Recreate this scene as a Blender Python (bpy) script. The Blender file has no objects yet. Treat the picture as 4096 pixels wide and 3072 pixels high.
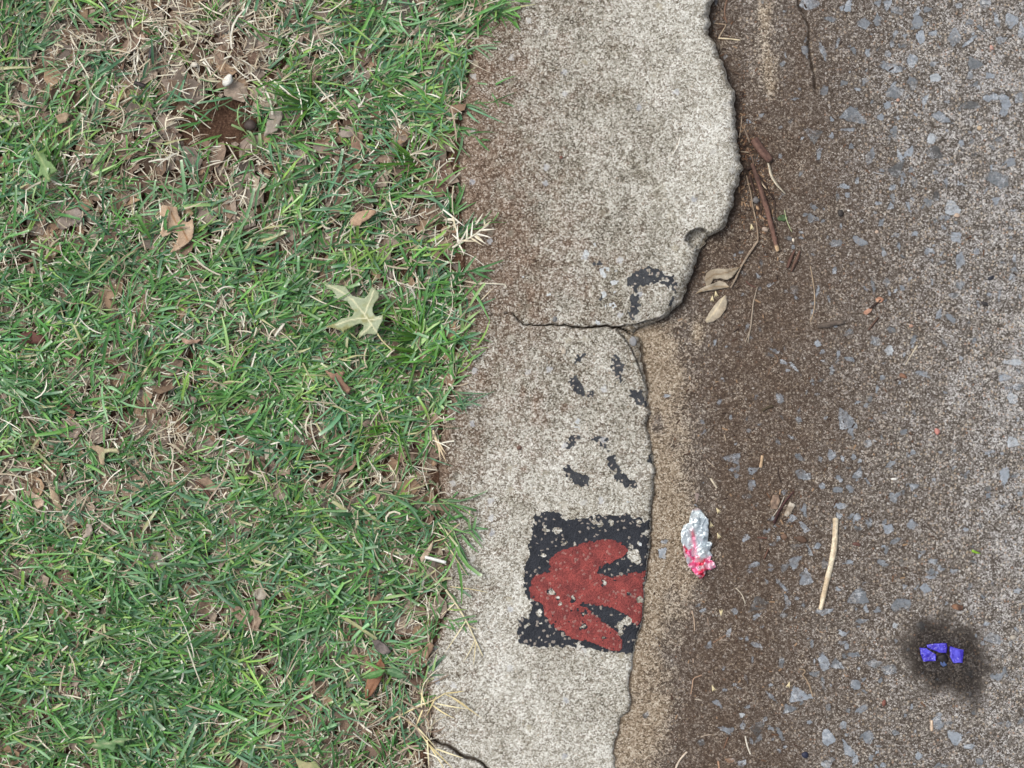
import bpy, math, random
import numpy as np
from mathutils import Vector
from mathutils.geometry import delaunay_2d_cdt

# ------------------------------------------------------------------ camera, sky, sun, exposure
S = 0.9 / 4096.0            # metres per unit of the layout grid (frame is 0.9 m wide)
HC = 1.30                   # camera height over the kerb top
scene = bpy.context.scene
cam_d = bpy.data.cameras.new("camera"); cam = bpy.data.objects.new("camera", cam_d)
scene.collection.objects.link(cam); scene.camera = cam
cam.location = (0, 0, HC); cam.rotation_euler = (0, 0, 0)
cam_d.sensor_width = 36; cam_d.lens = 36 * HC / 0.9
cam_d.clip_start = 0.02; cam_d.clip_end = 300
SUN_EL, SUN_AZ = math.radians(58), math.radians(-62)     # azimuth from +Y towards +X
w = bpy.data.worlds.new("World"); scene.world = w; w.use_nodes = True
nt = w.node_tree; nt.nodes.clear()
sky = nt.nodes.new("ShaderNodeTexSky"); sky.sky_type = 'NISHITA'; sky.sun_disc = False
sky.sun_elevation = SUN_EL; sky.sun_rotation = SUN_AZ; sky.dust_density = 5.0; sky.air_density = 1.0; sky.ozone_density = 0.6
bg = nt.nodes.new("ShaderNodeBackground"); bg.inputs[1].default_value = 0.11
hsv = nt.nodes.new("ShaderNodeHueSaturation"); hsv.inputs['Saturation'].default_value = 0.5
wo = nt.nodes.new("ShaderNodeOutputWorld")
nt.links.new(sky.outputs[0], hsv.inputs['Color']); nt.links.new(hsv.outputs[0], bg.inputs[0]); nt.links.new(bg.outputs[0], wo.inputs[0])
sd = bpy.data.lights.new("sun", 'SUN'); sd.energy = 1.3; sd.angle = math.radians(24); sd.color = (1.0, 0.985, 0.955)
so = bpy.data.objects.new("sun", sd); scene.collection.objects.link(so)
dv = Vector((math.sin(SUN_AZ) * math.cos(SUN_EL), math.cos(SUN_AZ) * math.cos(SUN_EL), math.sin(SUN_EL)))
so.rotation_euler = dv.to_track_quat('Z', 'Y').to_euler()
vs = scene.view_settings; vs.view_transform = 'Standard'; vs.look = 'None'; vs.exposure = 0.35; vs.gamma = 1.0
scene.render.resolution_x, scene.render.resolution_y = 1024, 768

rng = np.random.default_rng(7); random.seed(7)

# ------------------------------------------------------------------ helpers
def lin(r, g, b):
    f = lambda c: (c / 255 / 12.92) if c / 255 <= 0.04045 else ((c / 255 + 0.055) / 1.055) ** 2.4
    return (f(r), f(g), f(b), 1.0)

def hsh(ix, iy, seed):
    h = (ix.astype(np.int64) * 374761393 + iy.astype(np.int64) * 668265263 + seed * 1442695041) & 0xffffffff
    h = ((h ^ (h >> 13)) * 1274126177) & 0xffffffff
    h = ((h ^ (h >> 16)) * 2246822519) & 0xffffffff
    return ((h ^ (h >> 15)) & 0xffffff) / float(0xffffff)

def vn(x, y, sc, seed=0):
    x = np.asarray(x, float) / sc; y = np.asarray(y, float) / sc
    ix = np.floor(x); iy = np.floor(y); fx = x - ix; fy = y - iy
    fx = fx * fx * (3 - 2 * fx); fy = fy * fy * (3 - 2 * fy)
    a = hsh(ix, iy, seed); b = hsh(ix + 1, iy, seed); c = hsh(ix, iy + 1, seed); d = hsh(ix + 1, iy + 1, seed)
    return (a * (1 - fx) + b * fx) * (1 - fy) + (c * (1 - fx) + d * fx) * fy

def fbm(x, y, sc, seed=0, o=4):
    t = 0; a = 1; n = 0
    for i in range(o):
        t = t + a * vn(x, y, sc / 2 ** i, seed + 17 * i); n += a; a *= 0.55
    return t / n

def sm(a, b, x):
    t = np.clip((x - a) / (b - a), 0, 1); return t * t * (3 - 2 * t)

def P(px, py, z):
    """layout position (x right, y down) seen at height z (all in grid units) -> metres"""
    k = 1 - z * S / HC
    return (px - 2048) * S * k, -(py - 1536) * S * k, z * S

def grid_lookup(xs, ys, tab, px, py):
    xs = np.array(xs, float); ys = np.array(ys, float); tab = np.array(tab, float)
    px = np.clip(px, xs[0], xs[-1] - 1e-3); py = np.clip(py, ys[0], ys[-1] - 1e-3)
    i = np.searchsorted(xs, px, 'right') - 1; j = np.searchsorted(ys, py, 'right') - 1
    fx = (px - xs[i]) / (xs[i + 1] - xs[i]); fy = (py - ys[j]) / (ys[j + 1] - ys[j])
    return (tab[j, i] * (1 - fx) + tab[j, i + 1] * fx) * (1 - fy) + (tab[j + 1, i] * (1 - fx) + tab[j + 1, i + 1] * fx) * fy

def poly_sdf(px, py, poly):
    """positive inside"""
    p = np.array(poly, float); q = np.roll(p, -1, 0)
    d = np.full(px.shape, 1e9); ins = np.zeros(px.shape, bool)
    for (ax, ay), (bx, by) in zip(p, q):
        ex, ey = bx - ax, by - ay; wx, wy = px - ax, py - ay
        t = np.clip((wx * ex + wy * ey) / (ex * ex + ey * ey + 1e-9), 0, 1)
        d = np.minimum(d, np.hypot(wx - ex * t, wy - ey * t))
        c = ((ay > py) != (by > py)) & (px < (bx - ax) * (py - ay) / (by - ay + 1e-12) + ax)
        ins ^= c
    return np.where(ins, d, -d)

def line_dist(px, py, pts):
    d = np.full(px.shape, 1e9)
    for (ax, ay), (bx, by) in zip(pts[:-1], pts[1:]):
        ex, ey = bx - ax, by - ay; wx, wy = px - ax, py - ay
        t = np.clip((wx * ex + wy * ey) / (ex * ex + ey * ey + 1e-9), 0, 1)
        d = np.minimum(d, np.hypot(wx - ex * t, wy - ey * t))
    return d

def mesh_np(name, V, F, mat, attrs=None, cols=None, parent=None, smooth=True):
    V = np.asarray(V, np.float32); F = np.asarray(F, np.int32)
    me = bpy.data.meshes.new(name); n = F.shape[1]
    me.vertices.add(len(V)); me.vertices.foreach_set('co', V.ravel())
    me.loops.add(F.size); me.loops.foreach_set('vertex_index', F.ravel())
    me.polygons.add(len(F)); me.polygons.foreach_set('loop_start', np.arange(0, F.size, n, dtype=np.int32))
    me.polygons.foreach_set('loop_total', np.full(len(F), n, np.int32))
    me.update(calc_edges=True); me.validate()
    if smooth: me.polygons.foreach_set('use_smooth', np.ones(len(me.polygons), bool))
    for k, v in (attrs or {}).items():
        a = me.attributes.new(k, 'FLOAT', 'POINT'); a.data.foreach_set('value', np.asarray(v, np.float32).ravel())
    if cols is not None:
        a = me.attributes.new('Col', 'FLOAT_COLOR', 'POINT')
        c = np.ones((len(V), 4), np.float32); c[:, :3] = cols[:, :3]; a.data.foreach_set('color', c.ravel())
    me.materials.append(mat)
    o = bpy.data.objects.new(name, me); scene.collection.objects.link(o)
    if parent: o.parent = parent
    return o

def tag(o, label=None, cat=None, group=None, kind=None):
    if label: o['label'] = label
    if cat: o['category'] = cat
    if group: o['group'] = group
    if kind: o['kind'] = kind
    return o

def empty(name, px, py, z=0):
    o = bpy.data.objects.new(name, None); scene.collection.objects.link(o)
    o.empty_display_size = 0.01
    return o

def gridmesh(GX, GY):
    ny, nx = GX.shape
    idx = np.arange(nx * ny).reshape(ny, nx)
    return np.stack([idx[1:, :-1].ravel(), idx[1:, 1:].ravel(), idx[:-1, 1:].ravel(), idx[:-1, :-1].ravel()], 1)

# ------------------------------------------------------------------ node helpers
class N:
    def __init__(s, name, rough=0.9, spec=0.25):
        s.m = bpy.data.materials.new(name); s.m.use_nodes = True; s.t = s.m.node_tree; s.t.nodes.clear()
        s.out = s.t.nodes.new('ShaderNodeOutputMaterial'); s.b = s.t.nodes.new('ShaderNodeBsdfPrincipled')
        s.t.links.new(s.b.outputs[0], s.out.inputs[0])
        s.b.inputs['Roughness'].default_value = rough; s.b.inputs['Specular IOR Level'].default_value = spec
        tc = s.t.nodes.new('ShaderNodeTexCoord'); v = s.t.nodes.new('ShaderNodeVectorMath'); v.operation = 'SCALE'
        v.inputs['Scale'].default_value = 1 / S; s.t.links.new(tc.outputs['Object'], v.inputs[0]); s.co = v.outputs[0]
    def put(s, sock, v):
        if isinstance(v, bpy.types.NodeSocket): s.t.links.new(v, sock)
        elif isinstance(v, (tuple, list)) and sock.type == 'RGBA': sock.default_value = tuple(v) if len(v) == 4 else (*v, 1)
        else: sock.default_value = v
    def noise(s, px, detail=4, rough=0.6, dist=0.0, off=0.0, colour=False):
        n = s.t.nodes.new('ShaderNodeTexNoise'); n.inputs['Scale'].default_value = 1 / px; n.inputs['Detail'].default_value = detail
        n.inputs['Roughness'].default_value = rough; n.inputs['Distortion'].default_value = dist
        c = s.co
        if off:
            a = s.t.nodes.new('ShaderNodeVectorMath'); a.operation = 'ADD'; s.t.links.new(c, a.inputs[0]); a.inputs[1].default_value = (off, off * 1.7, off * .3); c = a.outputs[0]
        s.t.links.new(c, n.inputs['Vector'])
        return n.outputs['Color' if colour else 'Fac']
    def vor(s, px, feature='F1', rand=1.0, dim='2D'):
        n = s.t.nodes.new('ShaderNodeTexVoronoi'); n.voronoi_dimensions = dim; n.feature = feature; n.inputs['Scale'].default_value = 1 / px
        n.inputs['Randomness'].default_value = rand; s.t.links.new(s.co, n.inputs['Vector']); return n
    def sep(s, c):
        n = s.t.nodes.new('ShaderNodeSeparateColor'); s.t.links.new(c, n.inputs[0]); return n.outputs
    def math(s, op, a, b=0.0, c=0.0, clamp=False):
        n = s.t.nodes.new('ShaderNodeMath'); n.operation = op; n.use_clamp = clamp
        for i, v in enumerate((a, b, c)): s.put(n.inputs[i], v)
        return n.outputs[0]
    def rng(s, v, a, b, c=0.0, d=1.0, smooth=False):
        n = s.t.nodes.new('ShaderNodeMapRange'); n.clamp = True
        if smooth: n.interpolation_type = 'SMOOTHSTEP'
        for i, q in enumerate((v, a, b, c, d)): s.put(n.inputs[i], q)
        return n.outputs[0]
    def mix(s, f, a, b, mode='MIX'):
        n = s.t.nodes.new('ShaderNodeMix'); n.data_type = 'RGBA'; n.blend_type = mode; n.clamp_factor = True
        s.put(n.inputs[0], f); s.put(n.inputs[6], a); s.put(n.inputs[7], b); return n.outputs[2]
    def attr(s, name, col=False):
        n = s.t.nodes.new('ShaderNodeAttribute'); n.attribute_name = name; return n.outputs['Color' if col else 'Fac']
    def bump(s, h, dist, strength=1.0, normal=None):
        n = s.t.nodes.new('ShaderNodeBump'); n.inputs['Distance'].default_value = dist * S; n.inputs['Strength'].default_value = strength
        s.t.links.new(h, n.inputs['Height'])
        if normal is not None: s.t.links.new(normal, n.inputs['Normal'])
        return n.outputs[0]
    def set(s, **k):
        for a, v in k.items(): s.put(s.b.inputs[a.replace('_', ' ')], v)
        return s

def ramp(n, f, stops):
    r = n.t.nodes.new('ShaderNodeValToRGB'); n.t.links.new(f, r.inputs[0]); e = r.color_ramp.elements
    while len(e) < len(stops): e.new(0.5)
    for el, (p, c) in zip(e, stops): el.position = p; el.color = c
    return r.outputs[0]

# ------------------------------------------------------------------ layout functions (the place's own plan)
KR = np.array([(-300, 2840), (-120, 2862), (0, 2851), (40, 2837), (90, 2830), (140, 2834), (170, 2856), (215, 2870), (270, 2897), (335, 2916), (375, 2934), (430, 2937),
 (510, 2946), (600, 2951), (640, 2962), (680, 2967), (740, 2946), (768, 2933), (830, 2930), (870, 2911), (910, 2897), (925, 2877), (945, 2835), (975, 2819),
 (1010, 2793), (1060, 2775), (1110, 2761), (1170, 2737), (1210, 2721), (1240, 2692), (1262, 2676), (1278, 2650), (1292, 2606), (1305, 2568), (1322, 2542), (1338, 2528),
 (1350, 2556), (1372, 2562), (1430, 2573), (1490, 2585), (1536, 2590), (1610, 2587), (1650, 2597), (1690, 2588), (1720, 2594), (1800, 2608), (1880, 2615),
 (1970, 2617), (2020, 2608), (2100, 2601), (2200, 2594), (2304, 2586), (2400, 2577), (2480, 2571), (2540, 2554), (2600, 2541), (2650, 2529), (2730, 2514),
 (2800, 2522), (2845, 2519), (2872, 2484), (2950, 2465), (3010, 2455), (3072, 2466), (3200, 2470), (3500, 2480)], float)
KL = np.array([(-300, 1990), (0, 1962), (60, 1935), (150, 1900), (300, 1885), (450, 1850), (550, 1836), (768, 1828), (900, 1850), (1050, 1862), (1150, 1850), (1300, 1835), (1500, 1828),
 (1650, 1790), (1800, 1765), (1950, 1758), (2100, 1772), (2300, 1785), (2450, 1782), (2560, 1735), (2680, 1700), (2800, 1715), (2900, 1730), (3072, 1705), (3400, 1700)], float)
def kerb_right(y):
    return np.interp(y, KR[:, 0], KR[:, 1]) + (fbm(y, y * 0 + 3.3, 46, 5, 4) - .5) * 18 + (vn(y, y * 0 + 1.7, 13, 6) - .5) * 9 * sm(2600, 1300, y)
def kerb_left(y):
    return np.interp(y, KL[:, 0], KL[:, 1]) + (fbm(y, y * 0 + 9.3, 90, 8, 4) - .5) * 26
def kerb_height(y):
    return np.interp(y, [-1500, 900, 1250, 1450, 1900, 2600, 3100, 4500], [96, 96, 80, 56, 44, 28, 22, 20])
CRACK = [(1800, 1300), (1860, 1292), (1900, 1275), (1955, 1262), (2000, 1254), (2052, 1256), (2074, 1282), (2098, 1297), (2140, 1303), (2180, 1301), (2222, 1298), (2262, 1301), (2300, 1309), (2335, 1311),
         (2372, 1308), (2408, 1306), (2432, 1303), (2450, 1312), (2470, 1308), (2500, 1320), (2530, 1338)]
CRACK2 = [(1700, 2935), (1750, 2968), (1800, 2985), (1840, 3015), (1870, 3030), (1910, 3042), (1940, 3062), (1975, 3090), (2020, 3130), (2080, 3150), (2300, 3180), (2500, 3190)]
CHIP = [(2462, 1312), (2500, 1300), (2560, 1292), (2640, 1272), (2690, 1235), (2780, 1180), (2760, 1330), (2560, 1345), (2580, 1420), (2605, 1560), (2585, 1560), (2568, 1500), (2545, 1440), (2520, 1385), (2495, 1350)]
def kerb_z(px, py, edge=True):
    z = (fbm(px, py, 160, 21, 3) - .5) * 9 + (fbm(px, py, 34, 22, 3) - .5) * 4.0
    r = kerb_right(py); l = kerb_left(py); h = kerb_height(py)
    d = np.maximum(r - px, 0)
    bw = 8 + 14 * vn(py, py * 0, 120, 31) * sm(1700, 1200, py) + 22 * sm(1000, 1150, py) * sm(1290, 1200, py)
    z = z - np.minimum(h * .5, 34) * np.exp(-d / bw * 1.9) - (fbm(px, py, 22, 41, 2)) * 16 * np.exp(-d / 30) * np.minimum(h / 60, 1)
    # broken-out bowl in the gutter-side edge
    q = np.hypot((px - 2792), (py - 955) * 1.15)
    z = z - 62 * sm(50, 40, q + (fbm(px, py, 20, 9, 2) - .5) * 16)
    # sunken chipped ledge where the crack leaves the kerb
    c = poly_sdf(px, py, CHIP)
    z = z - 26 * sm(-2, 3, c + (fbm(px, py, 20, 10, 2) - .5) * 12)
    dl = np.maximum(px - l, 0)
    z = z - 14 * np.exp(-dl / 16)
    cw = np.interp(px, [1820, 2000, 2060, 2120, 2300, 2520], [.8, 1, 1.4, 2, 3, 4.5])
    cd = line_dist(px, py + (fbm(px, py, 26, 61, 2) - .5) * 9, CRACK)
    z = z - 40 * sm(cw + 2, cw - 2, cd) * np.interp(px, [1840, 1950, 2080], [.2, .35, 1])
    cd2 = line_dist(px, py + (fbm(px, py, 30, 62, 2) - .5) * 14, CRACK2)
    z = z - 34 * sm(10, 3, cd2)
    return z

def road_z(px, py):
    h = kerb_height(py)
    z = -h + (fbm(px, py, 210, 71, 3) - .5) * 10 + (fbm(px, py, 36, 72, 2) - .5) * 2.2
    r = kerb_right(py); d = px - r
    z = z + np.minimum(h * .35, 12) * sm(170, 0, d) * sm(1250, 1500, py)
    z = z + 16 * sm(3000, 4100, px)
    # worn ledge at the top of the gutter and a hairline crack in the road slab
    z = z + 20 * sm(2985, 3055, px) * sm(620, 250, py)
    cd = line_dist(px, py, [(3195, -300), (3190, -60), (3192, 20), (3215, 58), (3236, 110), (3234, 190), (3243, 240), (3257, 300), (3262, 370)])
    z = z - 14 * sm(6, 2, cd + (fbm(px, py, 16, 9, 2) - .5) * 5) * sm(390, 330, py)
    return z

def soil_z(px, py):
    return -46 + 26 * sm(70, 10, kerb_left(py) - px) + (fbm(px, py, 260, 81, 3) - .5) * 46 + (fbm(px, py, 40, 82, 3) - .5) * 24

# green cover of the lawn, read off the place in 8 x 12 cells
GREEN = [[.5, .42, .3, .12, .35, .55, .6, .75], [.6, .42, .2, .1, .5, .85, .75, .85], [.7, .6, .4, .1, .5, .6, .5, .2], [.7, .7, .6, .7, .65, .5, .5, .3],
 [.75, .8, .7, .7, .65, .6, .8, .8], [.7, .6, .7, .7, .85, .8, .85, .9], [.8, .75, .7, .7, .8, .6, .85, .7], [.3, .35, .3, .6, .6, .45, .35, .4],
 [.8, .7, .8, .8, .9, .95, .7, .45], [.85, .95, .95, .8, .95, .95, .85, .4], [.9, .95, .95, .95, .8, .5, .5, .4], [.8, .85, .85, .75, .7, .5, .4, .25]]
GXS = [118 + 237 * i for i in range(8)]; GYS = [128 + 256 * i for i in range(12)]
def green(px, py): return grid_lookup(GXS, GYS, GREEN, px, py)

# ------------------------------------------------------------------ materials
def grain(n, sc, big_k=.28):
    """tone field of sandy concrete: grains, gaps and clumps, centred on 0.5"""
    v = n.vor(sc); g = n.sep(v.outputs['Color']); e = n.vor(sc, 'DISTANCE_TO_EDGE')
    A = lambda x, y: n.math('ADD', x, y); K = lambda x, k: n.math('MULTIPLY', n.math('SUBTRACT', x, .5), k)
    f = n.noise(3.6, 2, .6); m = n.noise(15, 3, .6, off=40); c = n.noise(52, 4, .6, off=80)
    t = A(A(K(g[0], .28), K(f, .75)), A(K(m, .26), K(c, big_k)))
    t = A(t, n.math('MULTIPLY', n.rng(e.outputs['Distance'], .14, .0), -.10))
    return A(t, .515), g, f, m, c, v

def mat_kerb():
    n = N('kerb_concrete', .93, .15)
    A = lambda x, y: n.math('ADD', x, y); K = lambda x, k: n.math('MULTIPLY', n.math('SUBTRACT', x, .5), k)
    t, g, f, m, c, v = grain(n, 6.0)
    brown = n.attr('brown'); light = n.attr('light')
    gr = n.rng(A(n.noise(170, 6, .72, off=300), n.math('MULTIPLY', light, -.20)), .44, .60)
    tt = A(t, A(A(K(light, .15), K(n.noise(230, 5, .6, off=141), .35)), n.math('MULTIPLY', gr, -.10)))
    base = ramp(n, tt, [(.24, lin(70, 65, 56)), (.38, lin(122, 116, 103)), (.5, lin(170, 165, 152)), (.6, lin(196, 193, 182)), (.76, lin(234, 233, 226))])
    base = n.mix(n.math('MULTIPLY', gr, .35), base, n.mix(1, base, (.86, .84, .74, 1), 'MULTIPLY'))
    # red-brown clay stain, held in the pores first
    st = ramp(n, t, [(.28, lin(66, 53, 43)), (.42, lin(106, 87, 73)), (.54, lin(134, 114, 98)), (.66, lin(170, 153, 135)), (.8, lin(210, 201, 187))])
    mm = n.noise(95, 5, .65, off=21)
    bf = A(A(A(brown, K(mm, 1.5)), K(c, .9)), n.math('MULTIPLY', n.math('SUBTRACT', .5, t), 1.3))
    base = n.mix(n.math('MULTIPLY', n.rng(bf, .12, .74), .93), base, st)
    # a few pebbles and coarse grains
    v2 = n.vor(15); g2 = n.sep(v2.outputs['Color'])
    cg = n.math('MULTIPLY', n.math('GREATER_THAN', g2[0], .9), n.rng(v2.outputs['Distance'], .36, .2))
    base = n.mix(n.math('MULTIPLY', cg, .6), base, ramp(n, g2[1], [(0, lin(112, 98, 84)), (.3, lin(188, 176, 156)), (.7, lin(228, 222, 212)), (1, lin(150, 126, 104))]))
    pv = n.vor(74); pc = n.sep(pv.outputs['Color'])
    pf = n.math('MULTIPLY', n.math('GREATER_THAN', pc[0], .8), n.rng(A(pv.outputs['Distance'], K(m, .5)), .19, .12))
    base = n.mix(n.math('MULTIPLY', pf, .6), base, ramp(n, pc[1], [(0, lin(104, 100, 94)), (.4, lin(176, 168, 146)), (.7, lin(206, 208, 210)), (1, lin(160, 166, 176))]))
    fr = ramp(n, t, [(.3, lin(110, 96, 78)), (.5, lin(172, 160, 140)), (.7, lin(216, 208, 192))])
    base = n.mix(n.attr('fresh'), base, fr)
    base = n.mix(n.attr('deep'), base, lin(58, 47, 38))
    n.set(Base_Color=base)
    n.set(Normal=n.bump(t, 6.0, .7, n.bump(mm, 12, .4)))
    return n.m

def mat_road():
    n = N('road_concrete', .9, .2)
    A = lambda x, y: n.math('ADD', x, y); K = lambda x, k: n.math('MULTIPLY', n.math('SUBTRACT', x, .5), k)
    t, g, f, m, c, v = grain(n, 6.0, .16)
    brown = n.attr('brown'); tan = n.attr('tan'); lite = n.attr('lite'); wet = n.attr('wet')
    mid = n.noise(75, 5, .68, off=11); big = n.noise(420, 4, .6)
    base = ramp(n, t, [(.26, lin(54, 49, 44)), (.4, lin(86, 80, 73)), (.52, lin(115, 108, 101)), (.64, lin(152, 146, 138)), (.8, lin(220, 217, 211))])
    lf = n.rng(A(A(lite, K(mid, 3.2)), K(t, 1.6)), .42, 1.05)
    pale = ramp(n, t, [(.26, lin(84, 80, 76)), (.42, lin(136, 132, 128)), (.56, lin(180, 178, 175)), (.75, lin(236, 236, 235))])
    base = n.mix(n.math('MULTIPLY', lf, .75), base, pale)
    # silt film
    film = ramp(n, t, [(.3, lin(64, 52, 43)), (.48, lin(86, 72, 61)), (.62, lin(103, 88, 75)), (.8, lin(158, 142, 124))])
    bf = A(A(A(brown, K(mid, .9)), K(big, .5)), n.math('MULTIPLY', n.math('SUBTRACT', .5, t), .8))
    ff = n.rng(bf, .18, 1.0)
    base = n.mix(n.math('MULTIPLY', ff, .95), base, film)
    # rounded sand grains standing out of the film
    v2 = n.vor(15); g2 = n.sep(v2.outputs['Color'])
    gcol = ramp(n, g2[1], [(0, lin(186, 168, 142)), (.35, lin(160, 144, 126)), (.6, lin(206, 198, 184)), (.9, lin(150, 112, 86)), (.94, lin(232, 230, 224)), (1, lin(84, 74, 68))])
    gf = n.math('MULTIPLY', n.math('GREATER_THAN', g2[0], .66), n.rng(v2.outputs['Distance'], .36, .22))
    base = n.mix(n.math('MULTIPLY', gf, n.rng(ff, 0, 1, .68, .25)), base, gcol)
    tcol = ramp(n, t, [(.28, lin(84, 70, 54)), (.42, lin(134, 117, 96)), (.54, lin(170, 153, 130)), (.7, lin(218, 207, 188))])
    tf = A(A(tan, K(n.noise(120, 5, .7, off=61), 1.7)), K(t, 1.6))
    base = n.mix(n.math('MULTIPLY', n.rng(tf, .25, .95), .85), base, tcol)
    # embedded crushed stone, flush with the surface
    st = n.attr('stone'); tint = n.attr('tint')
    rag = A(K(n.noise(17, 5, .75, off=5), 26), K(t, 9))
    sf = n.rng(A(st, rag), -.5, 1.5)
    scol = ramp(n, tint, [(0, lin(72, 72, 72)), (.16, lin(96, 98, 99)), (.2, lin(104, 109, 113)), (.5, lin(126, 133, 140)), (.85, lin(152, 161, 170)), (.9, lin(188, 194, 198)), (1, lin(150, 120, 96))])
    scol = n.mix(n.rng(n.noise(26, 5, .75, off=77), .46, .66), scol, n.mix(1, scol, (.55, .55, .55, 1), 'MULTIPLY'))
    scol = n.mix(n.math('MULTIPLY', n.rng(n.noise(60, 5, .75, off=97), .5, .62), n.math('MULTIPLY', .55, n.rng(t, .4, .5))), scol, lin(216, 220, 224))
    rim = n.math('MULTIPLY', n.rng(A(st, n.math('MULTIPLY', rag, .5)), -7, -1), n.math('SUBTRACT', 1.0, sf))
    base = n.mix(n.math('MULTIPLY', rim, .35), base, lin(74, 66, 60))
    hide = n.math('MULTIPLY', n.rng(ff, .55, 1.0), n.rng(n.noise(34, 4, .7, off=15), .4, .6))
    hide = n.math('MAXIMUM', hide, n.math('MULTIPLY', n.rng(n.noise(70, 5, .75, off=115), .5, .62), .7))
    base = n.mix(n.math('MULTIPLY', sf, n.math('SUBTRACT', .88, n.math('MULTIPLY', hide, .75))), base, scol)
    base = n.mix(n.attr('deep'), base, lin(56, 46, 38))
    wf = n.rng(A(wet, A(K(n.noise(70, 5, .75, off=9), 130), K(t, 110))), -40, 24)
    base = n.mix(n.math('MULTIPLY', wf, .9), base, n.mix(1.0, base, (.13, .11, .1, 1), 'MULTIPLY'))
    n.set(Base_Color=base, Roughness=n.rng(wf, 0, 1, .9, .42))
    h = n.math('MULTIPLY', t, n.math('SUBTRACT', 1.0, n.math('MULTIPLY', sf, .7)))
    n.set(Normal=n.bump(h, 6.0, .7, n.bump(mid, 9, .35)))
    return n.m

def mat_soil():
    n = N('clay_soil', .95, .15)
    f = n.noise(9, 5, .75); m = n.noise(60, 5, .65); b = n.noise(300, 3, .6)
    c = ramp(n, f, [(.3, lin(54, 38, 30)), (.5, lin(94, 70, 56)), (.62, lin(126, 100, 82)), (.8, lin(168, 146, 124))])
    c = n.mix(n.rng(m, .45, .65), c, n.mix(.5, c, lin(106, 80, 64)))
    n.set(Base_Color=c, Normal=n.bump(n.math('ADD', f, n.math('MULTIPLY', m, 1.5)), 14, 1.0))
    return n.m

def mat_col(name, rough=.6, spec=.3, mottle=.35, msize=26, trans=0.0, bumpd=3.0, fine=7, metallic=0.0):
    n = N(name, rough, spec)
    c = n.attr('Col', True)
    k = n.rng(n.noise(msize, 5, .7), .3, .7, 1 - mottle, 1 + mottle)
    f = n.rng(n.noise(fine, 3, .7, off=31), .3, .7, 1 - mottle * .5, 1 + mottle * .5)
    mul = n.t.nodes.new('ShaderNodeVectorMath'); mul.operation = 'SCALE'; n.t.links.new(c, mul.inputs[0]); n.t.links.new(n.math('MULTIPLY', k, f), mul.inputs['Scale'])
    n.set(Base_Color=mul.outputs[0], Metallic=metallic)
    if bumpd: n.set(Normal=n.bump(n.noise(fine * 1.6, 3, .6), bumpd, .7))
    if trans:
        tr = n.t.nodes.new('ShaderNodeBsdfTranslucent'); n.t.links.new(mul.outputs[0], tr.inputs[0])
        mx = n.t.nodes.new('ShaderNodeMixShader'); mx.inputs[0].default_value = trans
        n.t.links.new(n.b.outputs[0], mx.inputs[1]); n.t.links.new(tr.outputs[0], mx.inputs[2]); n.t.links.new(mx.outputs[0], n.out.inputs[0])
    return n.m

M_KERB, M_ROAD, M_SOIL = mat_kerb(), mat_road(), mat_soil()
M_GRASS = mat_col('grass_blade', .42, .5, .2, 60, .22, 0)
M_STRAW = mat_col('dry_grass_blade', .7, .3, .2, 40, .15, 0)
M_LEAF = mat_col('dead_leaf', .7, .3, .28, 34, .1, 3.0)
M_GLEAF = mat_col('leaf_surface', .55, .4, .18, 22, .12, 3.0, 8)
M_WOOD = mat_col('weathered_wood', .8, .25, .35, 16, 0, 3.0, 5)
M_SEED = mat_col('seed_husk', .6, .35, .2, 12, 0, 1.0, 4)

def mat_paint(name, a, b, rough, speck):
    n = N(name, rough, .35)
    v = n.vor(8.5); g = n.sep(v.outputs['Color']); f = n.noise(6, 4, .75); m = n.noise(50, 4, .6)
    c = n.mix(n.rng(m, .35, .65), a, b)
    c = n.mix(n.math('MULTIPLY', n.rng(f, .55, .38), .6), c, n.mix(1, c, (.35, .35, .38, 1), 'MULTIPLY'))
    c = n.mix(n.math('MULTIPLY', n.math('GREATER_THAN', g[0], .93), speck), c, lin(196, 184, 170))
    n.set(Base_Color=c, Normal=n.bump(n.math('ADD', n.math('MULTIPLY', v.outputs['Distance'], -.6), f), 6, .9))
    return n.m
M_BLACK = mat_paint('black_road_paint', lin(40, 43, 50), lin(54, 57, 64), .62, .5)
M_GREYB = mat_paint('faded_black_paint', lin(50, 53, 59), lin(84, 86, 88), .8, .7)
M_RED = mat_paint('red_road_paint', lin(168, 80, 74), lin(126, 60, 58), .7, .22)
M_WHITE = mat_paint('white_road_paint', lin(222, 226, 226), lin(208, 212, 212), .7, 0)

# ------------------------------------------------------------------ the kerb
ysA = np.concatenate([np.linspace(-14000, -1400, 26)[:-1], np.arange(-1400, -300, 22), np.arange(-300, 3372, 4.5), np.arange(3372, 4500, 22), np.linspace(4500, 17000, 26)])
u = np.concatenate([[0, .004, .01], np.linspace(.018, .93, 200), np.linspace(.934, 1, 36)])
LY, RY = kerb_left(ysA), kerb_right(ysA)
KX = LY[:, None] + (RY - LY)[:, None] * u[None, :]; KY = np.repeat(ysA[:, None], len(u), 1)
KZ = kerb_z(KX, KY)
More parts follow.
